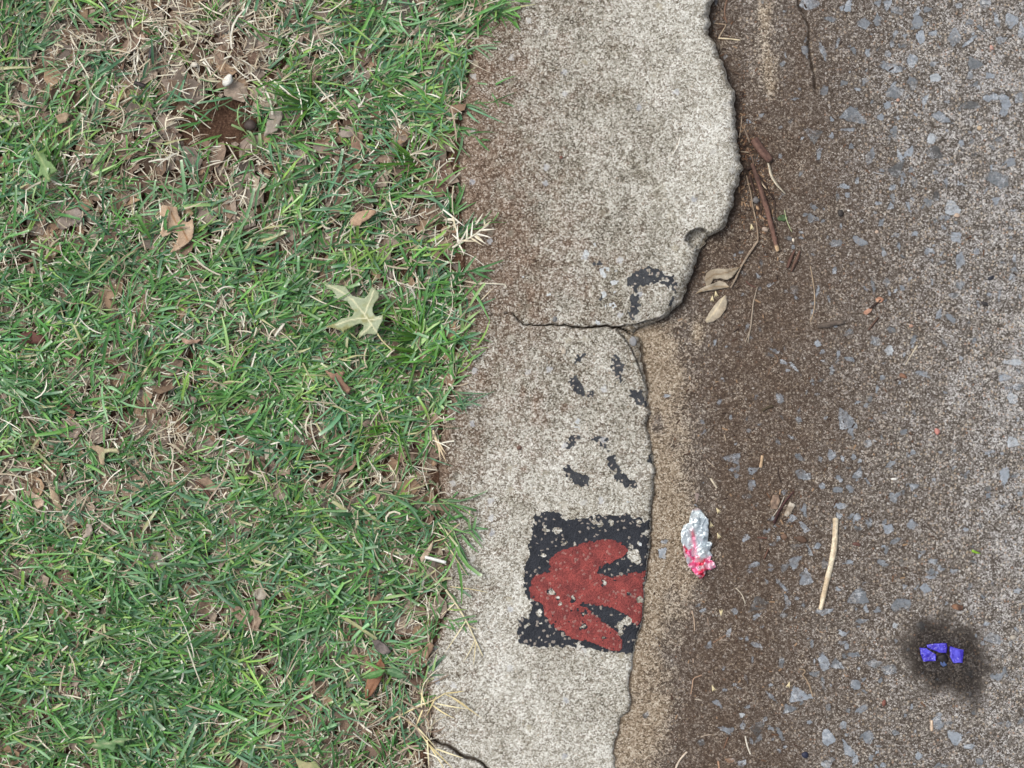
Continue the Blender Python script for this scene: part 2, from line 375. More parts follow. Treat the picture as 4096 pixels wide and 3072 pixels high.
# side skirts going down into the ground
KXf = np.concatenate([KX[:, :1] - 14, KX[:, :1] - 6, KX, KX[:, -1:] + 3, KX[:, -1:] + 1, KX[:, -1:] - 6], 1)
KYf = np.concatenate([KY[:, :1]] * 2 + [KY] + [KY[:, :1]] * 3, 1)
hk = kerb_height(ysA)[:, None]
KZf = np.concatenate([KZ[:, :1] * 0 - 170, KZ[:, :1] - 30, KZ, KZ[:, -1:] - 6 - hk * .12, -hk * .75 - 2, -hk - 60], 1)
KXf[:, -3:] += (fbm(KYf[:, -3:], KZf[:, -3:] + 300, 26, 3, 3) - .5) * 10 * np.minimum(hk / 60, 1)
kx, ky, kz = P(KXf, KYf, KZf)
KBX = [1850, 2050, 2250, 2450, 2650, 2850]; KBY = [0, 256, 512, 768, 1024, 1280, 1536, 1792, 2048, 2304, 2560, 2816]
BROWN = [[.62, .32, .12, .06, .0, 0], [.78, .5, .15, .08, .02, 0], [.88, .5, .15, .1, .02, 0], [.88, .55, .25, .08, .0, 0], [.85, .68, .42, .15, .05, .02], [.62, .5, .3, .2, .15, .1],
 [.5, .3, .2, .1, .15, .2], [.5, .22, .12, .12, .15, .2], [.3, .1, .05, .02, .05, .2], [.22, 0, 0, 0, .08, .2], [.12, 0, 0, 0, .05, .2], [.15, 0, 0, 0, 0, .1]]
LIGHT = [[.2, .35, .5, .5, .75, .9], [.1, .35, .45, .5, .7, 1], [.1, .25, .4, .4, .6, 1], [.1, .2, .35, .5, .6, .9], [.1, .2, .3, .4, .6, .7], [.3, .35, .4, .4, .6, .6],
 [.35, .45, .5, .55, .5, .5], [.4, .6, .6, .6, .6, .6], [.55, .7, .6, .6, .6, .6], [.65, .8, .7, .6, .6, .6], [.8, .95, .7, .6, .6, .6], [.8, 1, .8, .7, .6, .6]]
kb = grid_lookup(KBX, KBY, BROWN, KXf, KYf); kl = grid_lookup(KBX, KBY, LIGHT, KXf, KYf)
dr = np.maximum(np.repeat(RY[:, None], KXf.shape[1], 1) - KXf, 0); dl = np.abs(KXf - np.repeat(LY[:, None], KXf.shape[1], 1))
kb = kb + .5 * sm(40, 0, dl)
# little stains with a shape of their own
for cx, cy, rx, ry, a in [(2122, 1200, 12, 44, .7), (2090, 1565, 14, 26, .6), (2075, 1790, 9, 9, .9), (2095, 1875, 18, 16, .8), (2140, 1600, 14, 46, .4), (2255, 1630, 16, 20, .6), (2175, 1690, 30, 40, .3)]:
    kb = kb + a * np.exp(-((KXf - cx) / rx) ** 2 - ((KYf - cy) / ry) ** 2)
cw = np.interp(KXf, [1820, 2000, 2060, 2120, 2300, 2520], [.6, .9, 1.3, 1.8, 2.6, 4])
deep = sm(cw + 2.5, cw - 1.5, line_dist(KXf, KYf + (fbm(KXf, KYf, 26, 61, 2) - .5) * 9, CRACK)) * np.interp(KXf, [1840, 1950, 2080], [.3, .5, 1])
deep = np.maximum(deep, sm(9, 3, line_dist(KXf, KYf + (fbm(KXf, KYf, 30, 62, 2) - .5) * 14, CRACK2)) * .95)
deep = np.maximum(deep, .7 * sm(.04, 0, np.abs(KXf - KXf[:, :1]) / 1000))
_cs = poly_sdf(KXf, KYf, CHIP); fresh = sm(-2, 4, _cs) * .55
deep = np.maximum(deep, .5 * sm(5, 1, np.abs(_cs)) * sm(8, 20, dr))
fresh = np.maximum(fresh, .5 * np.exp(-dr / 14) * sm(2500, 1500, KYf)); fresh = np.maximum(fresh, .25 * sm(50, 38, np.hypot(KXf - 2792, (KYf - 955) * 1.15)))
kerb = mesh_np('kerb', np.stack([kx, ky, kz], -1).reshape(-1, 3), gridmesh(KXf, KYf), M_KERB, {'brown': kb, 'light': kl, 'deep': deep, 'fresh': fresh})
tag(kerb, 'weathered pale concrete kerb with a broken gutter edge and worn paint', 'kerb', kind='structure')

# ------------------------------------------------------------------ worn paint on the kerb
def rz(l, ox, oy, k=2.16): return [(ox + a / k, oy + b / k) for a, b in l]
A3 = (2048, 1536); A7 = (2048, 768); B7 = (2048, 2304)
sq = rz([(225, 1110), (300, 1100), (400, 1115), (440, 1160), (560, 1165), (640, 1165), (730, 1140), (840, 1145), (1000, 1130), (1030, 1170), (1120, 1160), (1190, 1180), (1195, 1260), (1182, 1400), (1182, 1560), (1160, 1659)], *A3) + \
     rz([(1145, 60), (1142, 200), (1145, 320), (1110, 400), (1095, 470), (1070, 600), (1050, 660), (920, 650), (740, 640), (560, 615), (400, 610), (130, 605), (50, 570), (60, 450), (60, 370), (150, 350), (180, 230), (110, 150), (90, 60), (110, 0)], *B7) + \
     rz([(130, 1560), (160, 1480), (150, 1380), (180, 1300), (170, 1200)], *A3)
red = rz([(205, 1650), (330, 1625), (320, 1560), (330, 1510), (400, 1460), (500, 1410), (640, 1370), (760, 1345), (860, 1345), (950, 1370), (1000, 1400), (1000, 1450), (960, 1490), (880, 1530), (800, 1570), (745, 1600), (725, 1635), (860, 1668), (1000, 1640), (1165, 1605)], *A3) + \
      rz([(1150, 20), (1142, 200), (1140, 320), (1110, 390), (1080, 435), (1030, 400), (1040, 370), (960, 320), (880, 275), (740, 255), (610, 238), (680, 300), (760, 370), (850, 430), (910, 490), (950, 560), (962, 610), (930, 650), (870, 645), (800, 620), (680, 570), (520, 540), (420, 480), (340, 420), (280, 340), (270, 250), (220, 220), (160, 180), (150, 100), (170, 40)], *B7)
HOLES = [(*rz([(x, y)], *A3)[0], r / 2.16) for x, y, r in [(1060, 1480, 72), (1090, 1530, 40), (1030, 1400, 30), (860, 1190, 30), (390, 1265, 38), (290, 1260, 34), (270, 1480, 30), (765, 1225, 27), (710, 1190, 20), (1100, 1190, 26), (1150, 1190, 20), (1110, 1380, 20), (440, 1380, 12), (540, 1390, 14), (380, 1330, 14), (230, 1480, 10), (460, 1380, 14), (1160, 1300, 26)]] + \
        [(*rz([(x, y)], *B7)[0], r / 2.16) for x, y, r in [(1000, 390, 52), (940, 420, 36), (620, 440, 23), (790, 535, 17), (625, 325, 20), (425, 240, 25), (340, 130, 27), (395, 195, 13), (530, 190, 15), (800, 65, 17), (1100, 200, 38), (1135, 215, 30), (380, 520, 12), (240, 300, 30), (230, 320, 24), (1010, 150, 12), (130, 430, 12), (250, 410, 10), (490, 410, 9), (865, 60, 8), (780, 170, 10), (490, 60, 10), (930, 500, 14), (570, 595, 12)]]
HOLES_B = [(a, b, r * .74) for a, b, r in HOLES]
def sheet(name, polys, mat, lift, wear, holes=(), step=2.6, label=None, seed=1, rag=16, hole_k=1.0, fade=.12, grow=0.0):
    pts = [p for q in polys for p in q]
    x0, x1 = min(p[0] for p in pts) - 14, max(p[0] for p in pts) + 14; y0, y1 = min(p[1] for p in pts) - 14, max(p[1] for p in pts) + 14
    gx, gy = np.meshgrid(np.arange(x0, x1, step), np.arange(y0, y1, step))
    sd_ = np.max([poly_sdf(gx, gy, q) for q in polys], 0)
    f1, f2 = vn(gx, gy, 9, seed + 100), fbm(gx, gy, 60, seed + 3, 3)
    sd_ = sd_ + (f2 - .5) * rag + (f1 - .5) * rag * .9
    sd_ = sd_ + grow
    for hx, hy, hr in holes: sd_ = np.minimum(sd_, (np.hypot((gx - hx), (gy - hy)) - hr) * hole_k + (f1 - .5) * 9 + (vn(gx, gy, 22, seed + 9) - .5) * 12)
    # small pits where grains lost their paint
    pit = vn(gx, gy, 11, seed + 40); thr = wear + .22 * (vn(gx, gy, 90, seed + 50) - .5) + fade * sm(15, 0, sd_)
    keep = (sd_ > 0) & (pit > thr) & (gx < kerb_right(gy) - 3)
    gz = kerb_z(gx, gy) + lift
    X, Y, Z = P(gx, gy, gz); F = gridmesh(gx, gy); k = keep.ravel()
    F = F[k[F].sum(1) >= 3]
    used = np.unique(F); mp = np.zeros(gx.size, int); mp[used] = np.arange(len(used))
    o = mesh_np(name, np.stack([X, Y, Z], -1).reshape(-1, 3)[used], mp[F], mat, parent=kerb)
    if label: o['label'] = label
    return o
sheet('painted_square', [sq], M_BLACK, 1.6, .04, HOLES_B, label='worn black painted square', seed=2, rag=11, grow=3.5, fade=.35)
sheet('painted_emblem', [red], M_RED, 3.2, .04, [h for h in HOLES_B if h[2] > 4], label='worn red emblem of three spreading lobes', seed=3, rag=7, fade=.3, grow=1.5)
STROKES = [
 rz([(990, 740), (1060, 700), (1110, 660), (1180, 635), (1270, 660), (1310, 710), (1400, 720), (1430, 780), (1410, 870), (1380, 840), (1320, 800), (1260, 780), (1170, 810), (1110, 830), (1070, 860), (1020, 820), (980, 780)], *A7),
 rz([(1040, 880), (1110, 900), (1120, 960), (1090, 1030), (1050, 1100), (1030, 1080), (1000, 1000), (1020, 930)], *A7),
 rz([(1370, 930), (1400, 900), (1395, 950), (1365, 975)], *A7), rz([(690, 620), (760, 595), (820, 640), (790, 680), (740, 660)], *A7), rz([(720, 910), (770, 865), (790, 900), (760, 930)], *A7),
 rz([(535, 1440), (600, 1400), (640, 1380), (615, 1430), (550, 1475)], *A7),
 rz([(860, 1440), (900, 1400), (925, 1445), (965, 1490), (965, 1540), (935, 1600), (955, 1670), (920, 1659), (880, 1580), (865, 1500)], *A7),
 rz([(495, -60), (560, -60), (595, 10), (640, 80), (700, 50), (718, 110), (690, 135), (620, 115), (540, 60), (500, 0)], *A3), rz([(1000, 20), (1060, 60), (1110, 60), (1150, 110), (1155, 190), (1090, 170), (1030, 110)], *A3),
 rz([(540, 430), (585, 460), (530, 520), (500, 590), (465, 570), (480, 500)], *A3), rz([(690, 480), (740, 435), (780, 480), (830, 450), (845, 560), (825, 610), (785, 560), (720, 500)], *A3),
 rz([(820, 630), (880, 625), (900, 700), (960, 760), (1010, 800), (1095, 860), (1085, 910), (1010, 895), (930, 865), (880, 790), (845, 730)], *A3),
 rz([(430, 750), (480, 690), (510, 750), (580, 780), (670, 810), (670, 880), (600, 875), (540, 850), (480, 800)], *A3), rz([(1180, 600), (1200, 585), (1215, 660), (1205, 700), (1175, 670)], *A3)]
for i, q in enumerate(STROKES): sheet('painted_stroke', [q], M_GREYB, 1.6, .15 if i not in (3, 4, 10, 13) else .33, seed=20 + i * 3, grow=4.5, rag=11, fade=.42, step=2.6, label='faded black paint stroke' if i else 'arched black paint stroke')
def blob(x, y, rx, ry, n=9, seed=0):
    r = random.Random(seed); return [(x + rx * (.7 + .6 * r.random()) * math.cos(2 * math.pi * i / n), y + ry * (.7 + .6 * r.random()) * math.sin(2 * math.pi * i / n)) for i in range(n)]
WH = [(795, 690, 38, 50), (805, 735, 34, 18), (885, 785, 34, 24), (800, 880, 22, 36), (890, 880, 24, 26), (862, 985, 46, 30), (640, 530, 28, 34), (605, 575, 14, 10), (910, 690, 22, 14), (545, 1040, 18, 12), (725, 450, 26, 16), (735, 1125, 22, 16), (500, 770, 14, 12), (110, 730, 20, 10), (320, 885, 18, 14), (570, 735, 12, 10), (780, 910, 14, 18)]
for i, (x, y, a, b) in enumerate(WH):
    sheet('white_paint_flake', [blob(2048 + x / 2.16, 768 + y / 2.16, a / 2.16, b / 2.16, seed=i)], M_WHITE, 2.2, .24 if i not in (6, 7) else .0, seed=90 + i * 2, rag=10 if i not in (6, 7) else 3, step=2.4)
for i, (x, y, a, b) in enumerate([(570, 320, 24, 34), (565, 375, 34, 16), (1110, 1375, 18, 18), (990, 1015, 40, 8)]):
    sheet('white_paint_flake', [blob(2048 + x / 2.16, 1536 + y / 2.16, a / 2.16, b / 2.16, seed=40 + i)], M_WHITE, 3.0, .2, seed=130 + i * 2, rag=10, step=2.4)

# ------------------------------------------------------------------ gutter and road
R4 = [(360,30,90,60,0),(690,55,35,55,0),(1035,35,35,40,0),(1120,90,50,35,0),(1375,85,45,30,0),(1650,50,35,25,0),(1880,25,45,45,0),(2100,170,62,78,-30),(2190,280,40,60,0),(1290,180,55,60,0),(830,210,60,45,30),(945,180,35,45,0),(545,170,55,22,20),(1975,170,20,55,-20),(1745,190,25,35,0),(1095,300,18,40,35),(1320,330,45,55,0),(1430,290,50,28,-15),(1615,320,70,65,0),(1740,360,95,16,-38),(2015,350,45,35,0),(600,375,14,40,20),(1075,380,20,28,0),(1175,395,25,18,0),(740,440,22,45,-35),(855,450,30,40,0),(1040,465,35,30,0),(1245,520,60,60,0),(320,435,32,40,0),(475,450,25,70,-20),(1060,590,110,45,12),(1420,555,28,18,0),(1780,560,65,55,0),(1745,650,30,40,0),(1920,655,45,35,0),(1440,670,50,45,0,.88),(1245,710,45,55,20),(1090,800,70,55,0,.3),(485,780,40,45,30),(655,720,35,22,0),(830,695,35,22,0),(1790,725,45,15,-30),(1740,910,90,45,5,.14),(720,990,75,55,0),(970,1010,35,30,0),(1480,1010,70,40,20),(1355,870,18,55,15),(1035,910,35,30,-40),(1545,880,30,14,0),(1085,1140,30,38,0),(690,1120,60,18,0),(1415,1190,40,50,0,.88),(880,1350,40,75,20),(1225,1310,50,30,-45),(1430,1310,55,60,0,.05),(715,1265,22,28,0),(440,1330,25,65,10),(1100,1480,55,60,0,.1),(1990,1550,95,70,0),(1265,1580,30,45,0),(1245,1470,25,25,0),(770,1560,20,30,0),(1080,1620,30,25,0),(2095,1400,45,40,0),(1670,1240,20,30,0),(1450,1490,25,20,0),(1540,1570,18,30,0),(1160,1570,14,35,15),(1530,1425,70,8,-5),(1780,1340,30,20,0,.05),(2000,1205,25,30,0),(2170,850,45,45,0),(400,1160,55,60,0,.18),
 (1900,850,44,38,0,.7),(1960,835,48,30,0,.7),(2030,850,50,40,30,.7),(2055,910,40,52,0,.7),(2040,960,34,38,20,.7)]
R8 = [(370,230,35,40,0),(400,130,28,25,0),(600,30,16,35,0),(690,25,30,25,0),(475,245,30,18,0),(950,95,35,18,0),(980,260,25,42,35),(1215,120,15,70,-15),(1060,125,20,30,0),(1385,85,30,40,-30),(1590,140,75,70,0,.88),(1970,70,40,30,0),(1450,40,28,45,0,.05),(1105,370,30,22,0),(1275,360,30,18,0),(800,430,80,30,30),(590,440,60,35,0),(290,395,35,18,0),(1620,385,50,40,0),(1400,500,40,20,30),(1005,530,25,25,0),(1800,515,35,28,0),(1660,580,50,65,0),(575,675,25,30,0),(1025,775,32,35,0),(525,925,12,50,-20),(905,800,18,60,-15),(1660,800,35,35,0),(1600,890,45,30,0,.15),(1910,885,20,20,0),(2000,900,12,60,8),(1475,1065,25,50,25),(1580,1090,60,25,40),(1815,950,12,50,0),(1060,1190,45,35,0),(700,1215,40,28,-30),(935,1285,45,45,0),(1260,1280,20,45,25),(1045,1365,45,45,0,.88),(430,1310,25,30,0),(610,1390,14,50,10),(700,1440,45,22,20),(60,1370,55,16,30),(130,1470,28,18,0),(215,1500,40,14,40),(255,1545,30,10,40),(1345,1570,60,22,5),(550,1540,20,40,0),(990,1600,30,20,0),(170,1545,22,12,0),(2125,1470,70,30,0,.88),(2040,1600,60,40,0,.85),(2130,580,16,45,0),(2030,610,18,14,0),(235,850,45,50,0,.05),(160,860,18,14,0,.88)]
L4 = [(100,120,30,45,-20),(880,130,24,35,0),(780,158,35,14,-20),(940,40,12,35,0),(2150,20,50,25,0),(675,320,60,70,-20),(715,415,24,30,0),(860,515,35,35,0),(495,292,20,18,0),(210,465,32,14,30),(550,610,35,50,0),(450,645,18,25,0),(270,635,40,22,30),(280,770,42,45,0),(345,800,40,32,0),(775,780,60,40,-40),(610,805,28,22,0),(470,880,35,30,0),(860,840,12,75,-35),(600,915,45,25,-10),(710,900,35,26,0),(1060,690,45,25,-45),(1255,595,22,22,0),(1490,590,25,18,0),(1610,575,22,18,0),(1080,985,30,55,-25),(630,1055,42,22,0),(615,1140,25,25,0),(310,1075,22,38,0),(205,1165,50,35,-30),(325,1250,38,30,40),(135,940,22,18,0),(765,1150,40,32,0),(885,1190,14,35,0),(1010,1190,24,30,0),(1240,1220,40,42,40),(1050,1245,48,40,-50),(785,1245,28,20,0,.12),(1095,1360,50,25,-30),(430,1405,28,35,20),(235,1405,38,28,0,.12),(365,1440,12,60,-25),(220,1545,38,50,0),(500,1560,35,42,0),(700,1545,35,16,0),(985,1545,45,22,30),(1420,1530,52,26,0),(1410,1630,35,28,0),(1155,1540,28,40,-30,.1),(140,1590,25,30,0),(320,1645,40,18,0),(1600,1615,30,20,0),(2050,790,50,70,0,.8),(20,1565,25,16,0),(90,1330,18,22,0),(65,1225,22,18,0),(1255,885,40,35,0),(740,635,22,28,0),(790,665,20,22,0),(1435,825,20,16,0),(1910,610,35,12,30),(1900,905,35,20,0,.1),(2110,500,60,50,0,.88),(2110,130,50,60,0,.88)]
Q8 = [(190,20,32,30,0),(65,45,50,10,45),(95,115,12,30,-15),(445,105,45,32,-30),(635,150,28,32,0),(685,135,20,28,0),(780,62,28,24,0),(810,8,28,10,0),(270,180,32,18,0),(470,222,32,14,-15),(370,285,22,12,20),(390,352,15,20,0),(140,110,12,10,0),(78,195,20,15,0,.15),(218,330,10,20,0),(275,430,22,50,0),(65,435,14,28,0),(340,440,25,22,0),(525,432,36,18,0),(600,468,42,26,0),(430,390,25,14,0),(225,488,26,13,30),(438,540,26,30,0),(275,545,10,25,0),(158,595,50,35,0,.82),(22,605,28,8,50),(100,662,24,22,0),(470,655,42,14,-20),(398,668,12,14,0),(300,655,16,18,0),(370,740,18,22,0),(298,800,38,45,0,.8),(495,800,36,35,30),(395,860,18,45,-35),(430,915,12,30,0),(295,930,30,24,0),(65,790,12,35,-20),(15,755,20,14,40),(630,778,18,16,0),(838,730,30,35,0,.5),(750,890,18,22,0),(925,805,22,38,-30),(568,938,18,14,0),(880,940,40,8,0),(1048,918,20,18,0),(1190,735,14,14,0),(1020,680,14,14,0),(1125,310,45,30,20),(1080,235,18,12,0),(630,245,14,16,0),(1235,75,14,14,0),(990,475,24,28,0,.12),(1140,500,30,18,0),(870,435,16,12,0),(760,250,24,24,0,.1),(205,725,16,10,0),(990,845,28,12,0)]
L3S = [(1910,640,65,40,0),(2070,870,35,50,0),(1910,740,28,22,0),(2020,1330,32,40,0),(2080,745,40,25,0),(1340,105,28,18,0),(1310,1360,30,22,0),(1295,1460,35,50,0),(2100,1560,50,22,-20),(2030,970,45,28,0,.08)]
L7S = [(1925,305,32,24,0),(2110,350,35,24,-30),(2130,240,70,60,0,.1),(1640,300,35,16,0),(1875,490,12,42,10),(1705,600,25,38,25),(2030,540,20,28,0),(2110,600,45,22,20),(2165,440,18,12,0),(1840,985,24,14,30),(1935,945,28,12,30),(2020,885,12,32,-20),(1775,1095,42,25,40),(2080,725,10,28,0),(2120,1310,60,62,0,.06),(2035,1130,24,12,-30),(1850,1330,50,28,30),(1990,1300,20,45,0),(2065,1425,20,28,0),(1985,1205,16,22,0,.9),(1155,1205,28,28,0,.06),(1640,1440,35,35,0,.06),(1880,1590,38,28,0,1),(1990,1615,45,25,0),(1830,800,14,22,0)]
stones = []
for lst, ox, oy, k in ((R4, 3072, 0, 2.16), (R8, 3072, 768, 2.16), (L4, 3072, 1536, 2.16), (Q8, 3072, 2304, 1.239), (L3S, 2048, 1536, 2.16), (L7S, 2048, 2304, 2.16)):
    for t in lst:
        tint = t[5] if len(t) > 5 else (.25 + .55 * rng.random() if lst not in (L3S, L7S) else .62 + .28 * rng.random())
        stones.append((ox + t[0] / k, oy + t[1] / k, t[2] / k, t[3] / k, math.radians(t[4]), tint))
for _ in range(2600):      # more of the same, small in view, any size beyond it
    x = 2780 + rng.random() * 3300; y = -1300 + rng.random() * 5600
    inside = x < 4140 and -40 < y < 3110
    if inside and rng.random() > .35 + .5 * sm(3000, 3300, x): continue
    r = (4 + 6 * rng.random()) if inside else 5 + 30 * rng.random() ** 2
    stones.append((x, y, r * (1 + rng.random()), r * (.6 + .5 * rng.random()), rng.random() * 3, .2 + .65 * rng.random()))
xsR = np.concatenate([[-6, -2], np.arange(2, 1700, 4.5), np.arange(1700, 3000, 14), np.linspace(3000, 16000, 24)])
ysR = np.concatenate([np.linspace(-14000, -1400, 22)[:-1], np.arange(-1400, -60, 14), np.arange(-60, 3132, 4.5), np.arange(3132, 4500, 14), np.linspace(4500, 17000, 22)])
x0 = 2400.0
RX, RYY = np.meshgrid(x0 + xsR, ysR); RZ = road_z(RX, RYY)
stone = np.full(RX.shape, -40.0); tint = np.full(RX.shape, .5)
yr, xr = ysR, x0 + xsR
for i, (sx, sy, rx, ry, a, ti) in enumerate(stones):
    R = max(rx, ry) * 1.5 + 12
    i0, i1 = np.searchsorted(yr, [sy - R, sy + R]); j0, j1 = np.searchsorted(xr, [sx - R, sx + R])
    if i1 <= i0 or j1 <= j0: continue
    X, Y = RX[i0:i1, j0:j1] - sx, RYY[i0:i1, j0:j1] - sy
    ca, sa = math.cos(a), math.sin(a); U = (X * ca + Y * sa) / rx; Vv = (-X * sa + Y * ca) / ry
    rr = random.Random(i); n = rr.choice([3, 4, 4, 5, 5, 6]); o = rr.random() * 6; q = np.zeros(U.shape)
    for k in range(n):      # convex angular chip
        an = o + 2 * math.pi * k / n + (rr.random() - .5) * .8; q = np.maximum(q, (U * math.cos(an) + Vv * math.sin(an)) / (.62 + .5 * rr.random()))
    q = .8 * q + .2 * np.hypot(U, Vv)
    s_ = (1 - q) * min(rx, ry) * 1.1
    cur = stone[i0:i1, j0:j1]; m = s_ > cur
    stone[i0:i1, j0:j1] = np.where(m, s_, cur); tint[i0:i1, j0:j1] = np.where(m & (s_ > -10), ti, tint[i0:i1, j0:j1])
RBX = [2450, 2600, 2750, 2900, 3050, 3200, 3400, 3600, 3850, 4096]; RBY = [0, 256, 512, 768, 1024, 1280, 1536, 1792, 2048, 2304, 2560, 2816, 3072]
RB = [[1, 1, 1, .9, .45, .8, .5, .3, .2, .1], [1, 1, 1, .95, .5, .85, .5, .25, .15, .05], [1, 1, 1, 1, 1, .85, .5, .25, .15, .05], [1, 1, 1, 1, 1, .9, .6, .35, .15, .1], [1, 1, 1, 1, 1, .9, .65, .45, .25, .1],
 [.8, .8, .6, .95, 1, .9, .6, .45, .25, .05], [.4, .5, .65, 1, 1, .85, .6, .4, .2, .0], [.3, .4, .6, 1, .95, .8, .6, .35, .25, .1], [.3, .4, .6, 1, .95, .75, .55, .45, .3, .1], [.3, .4, .6, .95, .9, .75, .55, .45, .35, .2],
 [.3, .4, .8, .95, .9, .7, .5, .4, .35, .15], [.3, .6, .85, .95, .85, .7, .5, .35, .3, .15], [.3, .7, .95, .95, .85, .7, .45, .3, .3, .2]]
rb = grid_lookup(RBX, RBY, RB, RX, RYY)
dk = RX - kerb_right(RYY)
rtan = sm(250, 30, dk + (fbm(RX, RYY, 220, 55, 4) - .5) * 150) * sm(1230, 1340, RYY) * (.75 + .6 * fbm(RX, RYY, 260, 57, 3))
rtan = np.maximum(rtan, .8 * np.exp(-((RX - 2790) / 26.) ** 2 - ((RYY - 1330) / 70.) ** 2))
rtan = np.maximum(rtan, .75 * np.exp(-((RX - 3060) / 34.) ** 2) * sm(380, 120, RYY) + .6 * np.exp(-((RX - 3085) / 40.) ** 2 - ((RYY - 330) / 110.) ** 2))
rtan = np.maximum(rtan, .45 * np.exp(-((RX - 2885) / 28.) ** 2 - ((RYY - 215) / 60.) ** 2))
rtan = rtan - .9 * np.exp(-((RX - 2630) / 24.) ** 2 - ((RYY - 1690) / 50.) ** 2)
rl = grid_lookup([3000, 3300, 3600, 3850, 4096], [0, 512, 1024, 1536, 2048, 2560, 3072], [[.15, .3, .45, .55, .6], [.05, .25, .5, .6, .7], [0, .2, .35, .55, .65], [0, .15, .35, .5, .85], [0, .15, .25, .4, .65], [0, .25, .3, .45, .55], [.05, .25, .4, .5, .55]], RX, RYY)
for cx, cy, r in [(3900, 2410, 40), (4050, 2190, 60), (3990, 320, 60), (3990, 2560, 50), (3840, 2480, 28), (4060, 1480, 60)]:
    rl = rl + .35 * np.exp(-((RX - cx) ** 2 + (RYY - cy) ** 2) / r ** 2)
WET = rz([(700, 300), (740, 260), (800, 230), (880, 215), (900, 262), (990, 270), (1050, 300), (1070, 400), (1100, 440), (1060, 520), (1050, 600), (1020, 640), (980, 590), (900, 560), (820, 560), (760, 500), (720, 460), (690, 400)], 3072, 2304, 1.239)
wet = poly_sdf(RX, RYY, WET)
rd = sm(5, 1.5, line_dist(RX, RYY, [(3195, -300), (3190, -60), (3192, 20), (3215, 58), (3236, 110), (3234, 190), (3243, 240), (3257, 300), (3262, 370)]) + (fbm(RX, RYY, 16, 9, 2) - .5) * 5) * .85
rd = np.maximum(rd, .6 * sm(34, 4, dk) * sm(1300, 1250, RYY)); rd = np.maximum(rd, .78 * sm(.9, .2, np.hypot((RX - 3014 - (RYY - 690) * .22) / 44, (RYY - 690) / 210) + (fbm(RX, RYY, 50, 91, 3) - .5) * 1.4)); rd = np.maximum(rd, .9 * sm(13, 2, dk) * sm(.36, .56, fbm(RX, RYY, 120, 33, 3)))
rxw, ryw, rzw = P(RX, RYY, RZ)
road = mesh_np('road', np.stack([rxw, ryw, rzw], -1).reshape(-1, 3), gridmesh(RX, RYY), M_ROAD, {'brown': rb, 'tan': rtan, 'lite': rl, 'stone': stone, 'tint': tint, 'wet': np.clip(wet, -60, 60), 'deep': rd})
tag(road, 'grey concrete road and silty gutter with exposed blue grey aggregate', 'road', kind='structure')

# ------------------------------------------------------------------ soil under the lawn, one sheet reaching out under everything
sxs = np.concatenate([np.linspace(-16000, -1400, 20)[:-1], np.arange(-1400, 2100, 14), [2300, 2600]])
sys_ = np.concatenate([np.linspace(-14000, -1400, 20)[:-1], np.arange(-1400, 4500, 14), np.linspace(4500, 17000, 20)])
SX, SY = np.meshgrid(sxs, sys_); SZ = soil_z(SX, SY)
SZ = np.minimum(SZ, np.where(SX > kerb_left(SY) + 10, -150, SZ))
a, b, c = P(SX, SY, SZ)
soil = tag(mesh_np('soil', np.stack([a, b, c], -1).reshape(-1, 3), gridmesh(SX, SY), M_SOIL), 'red brown clay soil under the lawn', 'soil', kind='structure')
gs = 60.0; mat_far = M_SOIL
far = mesh_np('ground', [(-gs, -gs, -.06), (gs, -gs, -.06), (gs, gs, -.06), (-gs, gs, -.06)], [(0, 1, 2, 3)], mat_far); tag(far, 'bare earth reaching away below the lawn and road', 'ground', kind='structure')

